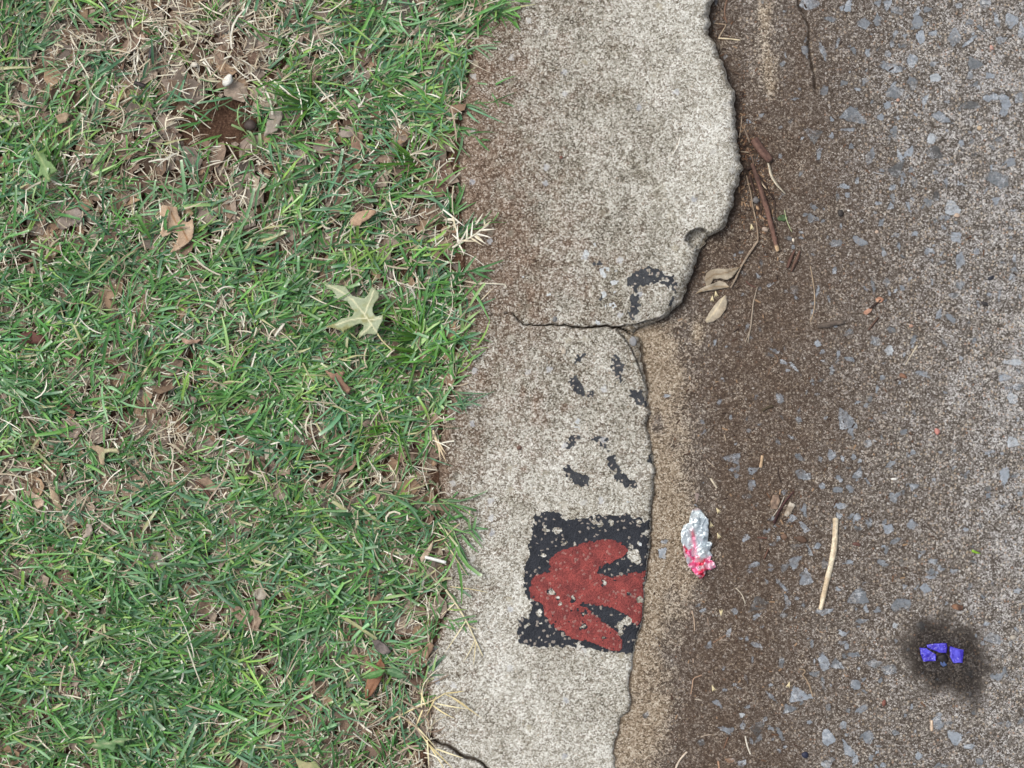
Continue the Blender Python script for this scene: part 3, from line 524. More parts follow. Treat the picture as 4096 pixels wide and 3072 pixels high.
# ------------------------------------------------------------------ blades: vectorised strips
def blades(x, y, z, th, L, w, turn, e0, e1, roll, col, tipcol, clip, K=5, droop=None):
    """K segments, 3 verts across; everything in grid units; returns V, F, C"""
    n = len(x); t = np.append(np.linspace(0, .93, K), 1.0)[None, :]
    ang = th[:, None] + turn[:, None] * (t - .2); el = e0[:, None] + (e1 - e0)[:, None] * t
    ds = L[:, None] * np.diff(t, axis=1, append=2 - t[:, -2:-1])
    dx = np.cos(ang) * np.cos(el) * ds; dy = np.sin(ang) * np.cos(el) * ds; dz = np.sin(el) * ds
    cx = x[:, None] + np.concatenate([np.zeros((n, 1)), np.cumsum(dx[:, :-1], 1)], 1)
    cy = y[:, None] + np.concatenate([np.zeros((n, 1)), np.cumsum(dy[:, :-1], 1)], 1)
    cz = z[:, None] + np.concatenate([np.zeros((n, 1)), np.cumsum(dz[:, :-1], 1)], 1)
    prof_p = np.minimum(1, (.55 + 1.6 * t)) * np.clip((1.02 - t) ** .62, .04, 1)
    prof_c = np.minimum(1, (.55 + 1.6 * t)) * (1 - .25 * t)
    W = (w / 2)[:, None] * np.where(clip[:, None], prof_c, prof_p)
    nx, ny = -np.sin(ang), np.cos(ang); rl_ = roll[:, None] + 0 * t
    ox, oy, oz = nx * W * np.cos(rl_), ny * W * np.cos(rl_), W * np.sin(rl_)
    fold = W * .35
    V = np.stack([np.stack([cx - ox, cy - oy, cz - oz + fold], -1), np.stack([cx, cy, cz], -1), np.stack([cx + ox, cy + oy, cz + oz + fold], -1)], 2)  # n,K+1,3,3
    V = V.reshape(n, (K + 1) * 3, 3)
    C = np.repeat(col[:, None, :], (K + 1) * 3, 1)
    tt = np.repeat(t, 3, 1)[..., None]; tm = sm(.9, 1.0, tt)
    C = C * (.82 + .22 * tt) if False else C
    C = C * (1 - tm) + tipcol[:, None, :] * tm
    C[:, 1::3, :] *= 1.1
    base = (np.arange(n) * (K + 1) * 3)[:, None]
    f = []
    for k in range(K):
        for s_ in (0, 1):
            i = k * 3 + s_; f.append(np.array([i, i + 1, i + 4, i + 3]))
    F = (base[:, :, None] + np.array(f)[None]).reshape(-1, 4)
    return V.reshape(-1, 3), F, C.reshape(-1, 3)

def to_world(V):
    k = 1 - V[:, 2] * S / HC * 0
    return np.stack([(V[:, 0] - 2048) * S * k, -(V[:, 1] - 1536) * S * k, V[:, 2] * S], 1)

def merge(parts):
    V, F, C, o = [], [], [], 0
    for v, f, c in parts:
        V.append(v); F.append(f + o); C.append(c); o += len(v)
    return np.concatenate(V), np.concatenate(F), np.concatenate(C)

L3 = lambda *c: np.array(lin(*c)[:3])
G_COLS = np.array([lin(64, 106, 56)[:3], lin(78, 124, 66)[:3], lin(92, 138, 68)[:3], lin(80, 120, 88)[:3], lin(108, 146, 104)[:3], lin(118, 152, 74)[:3], lin(58, 94, 60)[:3], lin(138, 168, 108)[:3]])
G_P = np.array([.17, .2, .16, .17, .12, .06, .08, .04])
D_COLS = np.array([lin(212, 205, 184)[:3], lin(190, 178, 154)[:3], lin(164, 148, 128)[:3], lin(230, 226, 210)[:3], lin(138, 118, 100)[:3], lin(192, 188, 158)[:3]])
D_P = np.array([.27, .23, .18, .18, .1, .04])
W_TIP = L3(216, 226, 200)

def flow(px, py):      # prevailing lie of the grass, radians, y down
    a = -.35 + 1.9 * (fbm(px, py, 520, 301, 2) - .5)
    return a

def make_shoots(n, xr_, yr_, dens, seed, zlo=-40, big=1.0):
    r = np.random.default_rng(seed)
    x = xr_[0] + r.random(n) * (xr_[1] - xr_[0]); y = yr_[0] + r.random(n) * (yr_[1] - yr_[0])
    clump = sm(.30, .62, fbm(x, y, 150, seed + 3, 3))
    k = (r.random(n) < dens(x, y) * (.2 + 1.0 * clump)) & (x < kerb_left(y) - 8)
    x, y = x[k], y[k]; n = len(x); out = []
    th = flow(x, y) + r.normal(0, .6, n) + np.where(r.random(n) < .3, math.pi, 0)
    Ls = (50 + 150 * r.random(n) ** 1.6) * big; turn = r.normal(0, .5, n); e0 = .15 + .4 * r.random(n)
    z0 = soil_z(x, y) + 8
    gcol = G_COLS[r.choice(len(G_COLS), n, p=G_P)] * (.84 + .5 * r.random(n))[:, None] * (.8 + .4 * fbm(x, y, 200, 611, 2))[:, None] * 1.22
    stc = gcol * .5 + L3(150, 170, 110) * .5
    out.append(blades(x, y, z0, th, Ls, 5 + 2.5 * r.random(n), turn, e0, e0 * 0 - .05, r.normal(0, .2, n), stc, stc, np.zeros(n, bool), K=5))
    nl = 3 + (r.random(n) * 5).astype(int); mx = nl.max()
    for j in range(mx):
        m = nl > j; q = m.sum()
        if not q: continue
        t = ((j + .3 + .5 * r.random(q)) / nl[m]); t = np.clip(t, 0, 1)
        ang = th[m] + turn[m] * (t * .5 - .2); el = e0[m] * (1 - t * .6)
        bx = x[m] + np.cos(ang) * np.cos(el) * Ls[m] * t; by = y[m] + np.sin(ang) * np.cos(el) * Ls[m] * t; bz = z0[m] + np.sin(el) * Ls[m] * t * .8 + 2
        side = np.where(j % 2 == 0, 1, -1) * (.2 + .5 * r.random(q))
        lth = th[m] + turn[m] * (t - .2) + side
        LL = (40 + 112 * r.random(q) ** 1.4) * (1 - .2 * t) * big; ww = (6.5 + 7 * r.random(q) ** 1.3) * (.75 + .35 * big)
        c = gcol[m] * (.82 + .36 * r.random(q))[:, None]
        yel = r.random(q) < .03; c[yel] = L3(180, 180, 134)
        clip = r.random(q) < .33
        tip = np.where(clip[:, None] & (r.random(q) < .6)[:, None], W_TIP, c * 1.1)
        out.append(blades(bx, by, bz, lth, LL, ww, r.normal(0, .38, q), .05 + .75 * r.random(q), -.55 + .6 * r.random(q), r.normal(0, .45, q), c, tip, clip, K=4))
    return out

def dens_green(x, y):
    d = np.where((x > -60) & (y > -60) & (y < 3132), green(x, y), .72)
    return np.clip(d, 0, 1) ** 1.9
parts = make_shoots(22500, (-1200, 2000), (-1100, 4200), dens_green, 11)
parts += make_shoots(2600, (-1200, 2000), (-1100, 4200), dens_green, 12, big=1.55)
V, F, C = merge(parts)
tag(mesh_np('grass', to_world(V), F, M_GRASS, cols=C), 'short green clipped lawn grass left of the kerb', 'grass', kind='stuff')

# dry, dead blades lying in between
def make_straw(n, seed, dens, z_hi=30, wid=(3.5, 4.5), ln=(40, 170)):
    r = np.random.default_rng(seed)
    x = -1200 + r.random(n) * 3250; y = -1100 + r.random(n) * 5300
    k = (r.random(n) < dens(x, y)) & (x < kerb_left(y) - 2); x, y = x[k], y[k]; n = len(x)
    th = fbm(x, y, 90, seed + 5, 2) * 14 + r.normal(0, .7, n)
    L = ln[0] + ln[1] * r.random(n) ** 2; z = soil_z(x, y) + 12 + z_hi * r.random(n) ** 1.5
    c = D_COLS[r.choice(len(D_COLS), n, p=D_P)] * (.75 + .4 * r.random(n))[:, None]
    return blades(x, y, z, th, L, wid[0] + wid[1] * r.random(n) ** 2, r.normal(0, .7, n), r.normal(.08, .15, n), r.normal(-.05, .15, n), r.normal(0, .3, n), c, c, r.random(n) < .5, K=5)
def dens_dry(x, y):
    d = .35 + .4 * fbm(x, y, 300, 401, 3)
    d = d + .75 * np.exp(-((x - 780) / 360) ** 2 - ((y - 170) / 230) ** 2) + .35 * np.exp(-((x - 450) / 500) ** 2 - ((y - 1950) / 200) ** 2) + .5 * np.exp(-((x - 1650) / 200) ** 2 - ((y - 2900) / 230) ** 2)
    d = d - 1.2 * np.exp(-((x - 900) / 170) ** 2 - ((y - 480) / 110) ** 2)
    return np.clip(d, .05, 1)
V, F, C = merge([make_straw(60000, 51, dens_dry, 30, (3, 4.5), (24, 110)), make_straw(9000, 52, dens_dry, 50, (5, 5), (24, 80)), make_straw(2600, 53, dens_dry, 60, (4, 5), (70, 150))])
tag(mesh_np('dry_grass', to_world(V), F, M_STRAW, cols=C), 'straw coloured dead grass blades among the green lawn', 'dry grass', kind='stuff')

# ------------------------------------------------------------------ leaf builder
def dull(c, k=.3):
    l = (c[0] * .3 + c[1] * .59 + c[2] * .11); return tuple(v * (1 - k) + l * k for v in c[:3]) + (1.0,)

def tri_fill(outline, step):
    xs = [p[0] for p in outline]; ys = [p[1] for p in outline]
    pts = [Vector(p) for p in outline]; m = len(pts); edges = [(i, (i + 1) % m) for i in range(m)]
    gx, gy = np.meshgrid(np.arange(min(xs), max(xs), step), np.arange(min(ys), max(ys), step))
    gx = gx + (np.arange(gx.shape[0]) % 2)[:, None] * step * .5
    s_ = poly_sdf(gx, gy, outline); k = s_ > step * .45
    pts += [Vector((float(a), float(b))) for a, b in zip(gx[k], gy[k])]
    v, e, f, *_ = delaunay_2d_cdt(pts, edges, [], 1, 1e-4)
    return np.array([(p.x, p.y) for p in v]), [tuple(t) for t in f]

def refine(outline, step, jag, r):
    out = []
    for (ax, ay), (bx, by) in zip(outline, outline[1:] + outline[:1]):
        d = math.hypot(bx - ax, by - ay); n = max(1, int(d / step))
        for i in range(n):
            t = i / n; j = 0 if i == 0 else jag * (r.random() - .5)
            out.append((ax + (bx - ax) * t - (by - ay) / (d + 1e-6) * j, ay + (by - ay) * t + (bx - ax) / (d + 1e-6) * j))
    return out

def flat_mesh(name, outline, z, mat, col, col2=None, curl=6, parent=None, veins=None, vcol=None, thick=1.6, step=9, jag=3, seed=0, ridge=0, vw=3.0, colfn=None, smooth=True, zfn=None):
    if mat in (M_LEAF, M_WOOD): col = dull(col, .28); col2 = col2 and dull(col2, .28)
    r = random.Random(seed)
    ol = refine(outline, max(step, 7), jag, r)
    v, f = tri_fill(ol, step)
    x, y = v[:, 0], v[:, 1]
    cx, cy = x.mean(), y.mean(); R = max(np.hypot(x - cx, y - cy).max(), 1)
    zz = z + (vn(x, y, R * .8, seed + 700) - .5) * 2 * curl + (vn(x, y, R * .33, seed + 710) - .5) * curl * .8 + curl * .7 * ((x - cx) ** 2 + (y - cy) ** 2) / R ** 2
    if ridge: zz = zz + ridge * np.abs(vn(x, y, 26, seed + 5) * 2 - 1) + ridge * .6 * np.abs(vn(x, y, 13, seed + 6) * 2 - 1)
    if zfn is not None: zz = zz + zfn(x, y)
    c = np.repeat(np.array([col[:3]]), len(v), 0)
    if col2 is not None:
        t = sm(.35, .65, fbm(x, y, R * .45, seed + 800, 3))[:, None]; c = c * (1 - t) + np.array(col2[:3])[None] * t
    if colfn is not None: c = colfn(x, y, c)
    if veins:
        d = np.full(len(v), 1e9)
        for q in veins: d = np.minimum(d, line_dist(x, y, q))
        t = sm(vw * 1.6, vw * .4, d)[:, None]; c = c * (1 - t) + np.array((vcol or col)[:3])[None] * t
        zz = zz + sm(9, 0, d) * 1.6
    X, Y, Z = P(x, y, zz)
    F = []
    for t in f:
        for i in range(1, len(t) - 1):
            a, b, d_ = t[0], t[i], t[i + 1]
            cr = (v[b][0] - v[a][0]) * (v[d_][1] - v[a][1]) - (v[b][1] - v[a][1]) * (v[d_][0] - v[a][0])
            F.append((a, d_, b) if cr > 0 else (a, b, d_))
    o = mesh_np(name, np.stack([X, Y, Z], -1), F, mat, cols=c, parent=parent, smooth=smooth)
    sol = o.modifiers.new('thickness', 'SOLIDIFY'); sol.thickness = thick * S; sol.offset = -1
    return o

def tube(name, pts, rad, mat, col, col2=None, parent=None, seed=0, ns=10, rough=.18, zf=None, flat=1.0, step=9, tipcol=None):
    if mat is M_WOOD:
        if col2 is None and np.max(rad) > 4.5: col2 = tuple(v * .55 for v in col[:3])
        col = dull(col); col2 = col2 and dull(col2)
    p = np.array(pts, float); d = np.r_[0, np.cumsum(np.linalg.norm(np.diff(p, axis=0), axis=1))]
    n = max(3, int(d[-1] / step)); t = np.linspace(0, d[-1], n + 1)
    c = np.stack([np.interp(t, d, p[:, i]) for i in range(3)], 1)
    # round the corners
    for _ in range(2):
        c[1:-1] = (c[:-2] + 2 * c[1:-1] + c[2:]) / 4
    r = np.interp(t, d if len(d) == len(rad) else np.linspace(0, d[-1], len(rad)), rad) if np.ndim(rad) else np.full(n + 1, float(rad))
    T = np.gradient(c, axis=0); T /= np.linalg.norm(T, axis=1)[:, None] + 1e-9
    up = np.array([0, 0, 1.0]); Sd = np.cross(T, up); Sd /= np.linalg.norm(Sd, axis=1)[:, None] + 1e-9; U = np.cross(Sd, T)
    a = np.linspace(0, 2 * math.pi, ns, endpoint=False)
    jit = 1 + rough * (hsh(np.arange(n + 1)[:, None] // 2 + 0 * a[None].astype(int), np.arange(ns)[None] + 0 * np.arange(n + 1)[:, None], seed + 5) - .5) * 2
    ring = c[:, None, :] + (r[:, None] * jit * np.cos(a)[None])[..., None] * Sd[:, None, :] + (r[:, None] * jit * np.sin(a)[None] * flat)[..., None] * U[:, None, :]
    V = np.concatenate([ring.reshape(-1, 3), c[:1] - T[:1] * r[0] * .3, c[-1:] + T[-1:] * r[-1] * .3])
    F = []
    for i in range(n):
        for j in range(ns):
            k = (j + 1) % ns; F.append((i * ns + j, (i + 1) * ns + j, (i + 1) * ns + k, i * ns + k))
    b0, b1 = (n + 1) * ns, (n + 1) * ns + 1
    for j in range(ns):
        k = (j + 1) % ns; F.append((b0, j, k, k)); F.append((b1, n * ns + k, n * ns + j, n * ns + j))
    C = np.repeat(np.array([col[:3]]), len(V), 0)
    if col2 is not None:
        m = (hsh(np.repeat(np.arange(n + 1) // 9, ns), np.tile(np.arange(ns), n + 1), seed + 9) > .5); C[:len(m)][m] = col2[:3]
    if tipcol is not None:
        C[-ns * 3 - 2:] = tipcol[:3]
    k = 1 - V[:, 2] * S / HC
    W = np.stack([(V[:, 0] - 2048) * S * k, -(V[:, 1] - 1536) * S * k, V[:, 2] * S], 1)
    F = np.array(F)
    # end fans as triangles
    me = bpy.data.meshes.new(name); me.from_pydata(W.tolist(), [], [tuple(dict.fromkeys(q)) for q in F.tolist()])
    me.polygons.foreach_set('use_smooth', np.ones(len(me.polygons), bool))
    at = me.attributes.new('Col', 'FLOAT_COLOR', 'POINT'); cc = np.ones((len(W), 4), np.float32); cc[:, :3] = C; at.data.foreach_set('color', cc.ravel())
    me.materials.append(mat); o = bpy.data.objects.new(name, me); scene.collection.objects.link(o)
    if parent: o.parent = parent
    return o

def zone_z(x, y):
    x = np.array([float(x)]); y = np.array([float(y)])
    if x[0] > kerb_right(y)[0]: return float(road_z(x, y)[0])
    if x[0] > kerb_left(y)[0]: return float(kerb_z(x, y)[0])
    return float(soil_z(x, y)[0]) + 22
def lay(pts, r, lift=0):      # drop a polyline on the surface below it
    return [(a, b, zone_z(a, b) + (r if not np.ndim(r) else r[min(i, len(r) - 1)]) * .85 + lift) for i, (a, b) in enumerate(pts)]

# ------------------------------------------------------------------ leaf litter (one uncountable mass)
BR = [lin(138, 116, 98), lin(152, 130, 112), lin(126, 106, 92), lin(162, 146, 130), lin(144, 118, 96), lin(164, 138, 112), lin(142, 128, 116), lin(112, 90, 76), lin(156, 140, 126), lin(148, 134, 122)]
def litter(n, seed, smin, smax, zoff):
    r = random.Random(seed); V, F, C, o = [], [], [], 0
    xs = np.array([-1200 + r.random() * 3180 for _ in range(n)]); ys = np.array([-1100 + r.random() * 5300 for _ in range(n)])
    sz = soil_z(xs, ys); kl_ = kerb_left(ys)
    for i in range(n):
        x, y = xs[i], ys[i]
        if x > kl_[i] - 24: continue
        bare = math.exp(-((x - 900) / 200) ** 2 - ((y - 480) / 130) ** 2)
        if r.random() < bare * 1.3: continue
        R = smin + (smax - smin) * r.random() ** 2; m = r.choice([5, 6, 7, 9]); a0 = r.random() * 6.3; asp = .45 + .5 * r.random()
        tx, ty = r.gauss(0, .16), r.gauss(0, .16); cb = r.gauss(0, .35) / R
        col = np.array(r.choice(BR)[:3]) * (.72 + .38 * r.random()); zc = sz[i] + zoff * r.random() + 10
        ring = []
        for rr_, mm in ((0, 1), (.55, m), (1, m)):
            for k in range(mm):
                a = 2 * math.pi * k / mm; q = R * rr_ * (.62 + .6 * r.random() if rr_ == 1 else .9)
                u_, v_ = q * math.cos(a), q * math.sin(a) * asp
                X, Y = x + u_ * math.cos(a0) - v_ * math.sin(a0), y + u_ * math.sin(a0) + v_ * math.cos(a0)
                Z = zc + tx * (X - x) + ty * (Y - y) + cb * v_ * v_ * 1.4 + r.gauss(0, 1.4)
                V.append((X, Y, Z)); C.append(col * (1.12 if rr_ == 0 else (.94 + .12 * r.random())))
        for k in range(m):
            k2 = (k + 1) % m
            F.append((o, o + 1 + k2, o + 1 + k, o + 1 + k)) ; F.append((o + 1 + k, o + 1 + k2, o + 1 + m + k2, o + 1 + m + k))
        o += 1 + 2 * m
    return np.array(V), F, np.array(C)
V1, F1, C1 = litter(15000, 77, 14, 62, 12)
me = bpy.data.meshes.new('leaf_litter'); me.from_pydata(to_world(V1).tolist(), [], [tuple(dict.fromkeys(q)) for q in F1])
at = me.attributes.new('Col', 'FLOAT_COLOR', 'POINT'); cc = np.ones((len(V1), 4), np.float32); cc[:, :3] = C1; at.data.foreach_set('color', cc.ravel())
me.materials.append(M_LEAF); lo = bpy.data.objects.new('leaf_litter', me); scene.collection.objects.link(lo)
tag(lo, 'crumbled brown leaf litter covering the soil between the grass', 'leaf litter', kind='stuff')

# ------------------------------------------------------------------ single leaves lying in the grass
R5, R6, R1, R2, T1, T2, T5, T6 = (0, 768), (1024, 768), (0, 0), (1024, 0), (0, 1536), (1024, 1536), (0, 2304), (1024, 2304)
# pale green oak leaf
t = tag(empty('oak_leaf', 0, 0), 'large pale green lobed oak leaf lying face down on the grass', 'leaf')
ol = rz([(585, 790), (690, 805), (775, 815), (800, 860), (830, 895), (900, 915), (935, 920), (970, 885), (985, 850), (1005, 820), (1030, 835), (1060, 870), (1060, 915), (1030, 950), (1005, 1000), (1010, 1040), (1035, 1075), (1100, 1060), (1095, 1110), (1070, 1150), (1050, 1210), (1040, 1232), (960, 1225), (885, 1265), (895, 1215), (925, 1185), (930, 1150), (900, 1135), (860, 1150), (800, 1180), (765, 1195), (755, 1225), (735, 1190), (640, 1170), (600, 1165), (690, 1130), (735, 1095), (830, 1075), (850, 1030), (815, 985), (790, 945), (730, 935), (665, 905), (700, 900), (660, 850), (610, 825)], *R6)
vv = [rz([(1045, 1215), (960, 1090), (900, 1010), (850, 950), (830, 925)], *R6), rz([(960, 1090), (880, 1095), (800, 1110), (690, 1150)], *R6), rz([(850, 950), (780, 890), (700, 840), (620, 805)], *R6), rz([(940, 1060), (960, 1000), (985, 940), (1020, 850)], *R6), rz([(1000, 1150), (960, 1190), (910, 1230)], *R6), rz([(970, 1110), (1030, 1100), (1080, 1090)], *R6)]
def oakcol(x, y, c):
    d = sm(.45, .62, fbm(x, y, 40, 4, 4))[:, None] * sm(1200, 1240, y)[:, None] * .8
    return c * (1 - d) + L3(142, 140, 84)[None] * d
flat_mesh('blade', ol, 48, M_GLEAF, lin(158, 168, 132), lin(172, 182, 150), curl=9, parent=t, veins=vv, vcol=lin(216, 214, 176), step=5, jag=2, seed=5, colfn=oakcol, vw=2.6)
tube('stem', [(a, b, 46) for a, b in rz([(1045, 1215), (1080, 1275), (1125, 1320), (1180, 1370)], *R6)], [3.6, 2.8, 2.6, 3.4], M_GLEAF, lin(206, 196, 150), parent=t)

def leaf(label, pts, z, c1, c2=None, curl=8, stem=None, veins=None, vcol=None, seed=0, name='dead_leaf', cat='leaf', mat=None, jag=4, group=None, step=8):
    mat = mat or M_LEAF
    if group == GL: z = z - 16
    if stem or name != 'dead_leaf':
        t = tag(empty(name, 0, 0), label, cat, group)
        flat_mesh('blade', pts, z, mat, c1, c2, curl=curl, parent=t, veins=veins, vcol=vcol, seed=seed, jag=jag, step=step)
        if stem: tube('stem', [(a, b, z) for a, b in stem], [2.6, 2], mat, vcol or c1, parent=t)
        return t
    return tag(flat_mesh(name, pts, z, mat, c1, c2, curl=curl, veins=veins, vcol=vcol, seed=seed, jag=jag, step=step), label, cat, group)
TAN, TAN2, BRN, BRN2, GRY, GRY2 = lin(188, 152, 112), lin(206, 176, 138), lin(132, 96, 70), lin(152, 116, 88), lin(158, 142, 126), lin(140, 124, 110)
GL = 'fallen leaves scattered in the lawn'
leaf('tan lobed dead leaf with a round hole between its lobes, far left of the grass', rz([(1400, 110), (1530, 130), (1540, 185), (1560, 240), (1620, 260), (1670, 230), (1675, 300), (1660, 400), (1610, 450), (1540, 500), (1470, 525), (1500, 470), (1540, 400), (1535, 355), (1490, 345), (1450, 375), (1400, 390), (1380, 350), (1420, 290), (1450, 265), (1430, 225), (1380, 200)], *R5), 22, TAN, TAN2, 9, veins=[rz([(1450, 130), (1500, 230), (1580, 330), (1620, 420)], *R5)], vcol=lin(150, 112, 76), seed=11, group=GL, step=6)
leaf('smooth tan leaf half folded in the dry grass above the pale green oak leaf', rz([(820, 285), (815, 240), (870, 180), (950, 155), (1030, 155), (1040, 180), (990, 220), (930, 260), (890, 295)], *R6), 28, lin(190, 152, 112), lin(176, 136, 98), 7, seed=12, group=GL)
leaf('dull red brown leaf tucked against the kerb beside the grass', rz([(1480, 1610), (1500, 1530), (1570, 1490), (1640, 1510), (1692, 1590), (1650, 1650), (1590, 1720), (1540, 1700), (1500, 1659)], *R2), 4, lin(148, 112, 92), lin(124, 90, 72), 9, veins=[rz([(1500, 1540), (1560, 1620), (1590, 1700)], *R2)], vcol=lin(110, 78, 60), seed=13, group=GL)
leaf('small curled orange brown leaf below the pale green oak leaf', rz([(595, 1540), (680, 1570), (750, 1545), (772, 1560), (740, 1600), (760, 1640), (820, 1700), (790, 1745), (720, 1690), (640, 1600)], *R6), 34, lin(168, 124, 92), lin(140, 98, 70), 10, seed=14, group=GL)
leaf('long chestnut brown leaf crossed by two green leaflets near the bottom of the lawn', rz([(1080, 700), (1090, 740), (1115, 770), (1110, 830), (1080, 900), (1040, 970), (1000, 1030), (945, 1065), (940, 990), (960, 890), (990, 820), (1040, 760)], *T6), 26, lin(142, 90, 52), lin(158, 104, 62), 6, stem=rz([(1080, 705), (1078, 680)], *T6), veins=[rz([(1085, 720), (1040, 860), (950, 1055)], *T6)], vcol=lin(108, 66, 40), seed=15, group=GL, jag=1)
t = tag(empty('weed_seedling', 0, 0), 'pair of smooth pointed green leaflets over the long chestnut leaf', 'seedling')
flat_mesh('leaflet', rz([(915, 880), (950, 852), (990, 830), (1060, 810), (1122, 808), (1085, 860), (1040, 882), (980, 892)], *T6), 62, M_GLEAF, lin(80, 128, 66), lin(92, 140, 76), curl=4, parent=t, seed=16, jag=0, step=6, veins=[rz([(920, 880), (1120, 810)], *T6)], vcol=lin(120, 158, 98))
flat_mesh('leaflet', rz([(1125, 805), (1170, 795), (1215, 805), (1260, 835), (1312, 872), (1250, 890), (1170, 868), (1135, 835)], *T6), 60, M_GLEAF, lin(84, 122, 82), lin(74, 112, 70), curl=4, parent=t, seed=17, jag=0, step=6, veins=[rz([(1125, 808), (1310, 870)], *T6)], vcol=lin(120, 150, 110))
tube('stem', [(*rz([(1120, 808)], *T6)[0], 60), (*rz([(1128, 850)], *T6)[0], 10)], 2.2, M_GLEAF, lin(110, 140, 70), parent=t)
leaf('tan two lobed leaf scrap beside the lower left kerb edge', rz([(1310, 640), (1400, 635), (1450, 650), (1460, 610), (1500, 570), (1540, 600), (1520, 650), (1490, 700), (1470, 780), (1455, 700), (1400, 690), (1330, 670)], *T6), 34, lin(178, 142, 104), lin(160, 122, 86), 7, seed=18, group=GL)
leaf('yellowing green oak leaf cut by the bottom edge of the picture', rz([(330, 1550), (380, 1590), (440, 1612), (510, 1600), (560, 1665), (640, 1720), (560, 1790), (470, 1760), (400, 1700), (350, 1620)], *T6), 40, lin(150, 158, 108), lin(184, 176, 132), 9, seed=19, name='oak_leaf', mat=M_GLEAF, stem=rz([(335, 1555), (290, 1500)], *T6), vcol=lin(190, 186, 140))
leaf('bright green oak leaf under grass near the upper left edge', rz([(310, 1300), (400, 1340), (410, 1390), (440, 1400), (500, 1480), (430, 1510), (440, 1560), (420, 1575), (370, 1510), (310, 1550), (340, 1480), (350, 1420), (300, 1360)], *R1), 46, lin(110, 142, 84), lin(124, 154, 98), 7, seed=20, name='oak_leaf', mat=M_GLEAF, stem=rz([(325, 1310), (250, 1190)], *R1), veins=[rz([(320, 1310), (390, 1430), (430, 1560)], *R1)], vcol=lin(160, 180, 120), jag=1)
leaf('jagged dull green dandelion leaf at the lower left of the lawn', rz([(790, 1460), (850, 1430), (900, 1408), (940, 1432), (1000, 1400), (1060, 1395), (1145, 1410), (1075, 1430), (1072, 1475), (1005, 1452), (990, 1522), (930, 1488), (860, 1502), (800, 1485)], *T5), 44, lin(92, 130, 78), lin(104, 140, 92), 6, seed=21, name='dandelion_leaf', mat=M_GLEAF, stem=rz([(1140, 1412), (1190, 1400)], *T5), veins=[rz([(795, 1470), (960, 1440), (1140, 1412)], *T5)], vcol=lin(150, 165, 120), jag=2)
leaf('pale peach curled leaf scrap at the far left, beside a twin cream scrap', rz([(205, 920), (270, 930), (340, 970), (388, 1010), (372, 1055), (320, 1078), (290, 1040), (300, 1005), (240, 985)], *T1), 20, lin(214, 184, 152), lin(196, 160, 124), 10, seed=22, group=GL)
leaf('cream twisted leaf scrap just right of the pale peach scrap', rz([(420, 885), (470, 920), (512, 980), (520, 1040), (538, 1092), (490, 1102), (480, 1060), (440, 980)], *T1), 24, lin(204, 182, 140), lin(180, 150, 110), 10, seed=23, group=GL)
leaf('narrow yellow green dying leaf with brown blotches in the left half', rz([(740, 540), (840, 528), (905, 560), (1010, 555), (1040, 600), (960, 590), (905, 600), (900, 700), (865, 695), (850, 600), (800, 560)], *T1), 30, lin(190, 188, 128), lin(176, 148, 108), 6, seed=24, group=GL)
leaf('dark red brown leaf under the grass at the middle left edge', rz([(140, 1230), (270, 1200), (350, 1230), (402, 1280), (350, 1312), (250, 1312), (200, 1290)], *R5), 12, lin(116, 66, 50), lin(94, 54, 42), 7, seed=25, group=GL)
leaf('slim curved tan leaf with wavy edges left of the oak leaf stem', rz([(1555, 1255), (1640, 1280), (1745, 1272), (1700, 1308), (1610, 1318), (1580, 1300)], *R5), 24, lin(188, 148, 118), lin(166, 126, 96), 7, seed=26, group=GL)
leaf('broad pale brown leaf with dark veins in the dense lower grass', rz([(1955, 230), (2050, 250), (2120, 300), (2215, 290), (2260, 380), (2225, 490), (2150, 440), (2050, 370), (1990, 300)], *T5), 18, lin(176, 148, 118), lin(158, 128, 100), 8, veins=[rz([(1960, 235), (2060, 330), (2200, 440)], *T5)], vcol=lin(92, 66, 48), seed=27, group=GL)
leaf('grey white leaf scrap right of the broad veined brown leaf', rz([(0, 115), (60, 108), (95, 150), (80, 200), (20, 205), (-30, 170)], *T6), 20, lin(182, 172, 150), lin(162, 148, 128), 6, seed=28, group=GL)
leaf('beige boat shaped leaf near the top left corner area', rz([(480, 1000), (560, 968), (605, 988), (562, 1060), (512, 1072)], *R1), 22, lin(168, 142, 104), lin(150, 122, 86), 6, seed=29, group=GL)
leaf('long grey beige leaf on bare ground left of a dark green tuft', rz([(130, 945), (243, 915), (225, 1030), (180, 1130), (70, 1182), (92, 1060)], *R2), 8, lin(170, 158, 138), lin(156, 142, 124), 6, seed=30, group=GL)
leaf('dusky brown leaf with an upturned rim in a gap of the upper right lawn', rz([(490, 1240), (600, 1225), (700, 1250), (735, 1330), (650, 1345), (560, 1330), (500, 1300)], *R2), -2, BRN2, GRY2, 7, seed=31, group=GL)
leaf('rounded grey brown leaf lapped over a wrinkled brown one', rz([(700, 1140), (780, 1090), (850, 1120), (850, 1170), (800, 1190), (740, 1190)], *R2), 4, GRY2, GRY, 5, seed=32, group=GL)
leaf('wrinkled brown leaf with a folded right half in the upper right lawn', rz([(820, 1190), (850, 1060), (900, 1050), (930, 1180), (910, 1300), (860, 1340), (820, 1280)], *R2), 0, BRN2, BRN, 10, seed=33, group=GL)
leaf('flat straw brown shreds leaf beside the upper kerb edge', rz([(1470, 1060), (1560, 1080), (1640, 1150), (1720, 1200), (1690, 1260), (1600, 1200), (1500, 1130)], *R2), -6, lin(154, 124, 94), lin(134, 104, 78), 6, seed=34, group=GL)
leaf('broad grey brown leaf flat on the ground in the left centre', rz([(430, 1130 - 800), (600, 300), (720, 380), (660, 470), (560, 455), (440, 450)], *T1), 2, lin(164, 138, 114), GRY, 6, seed=35, group=GL)
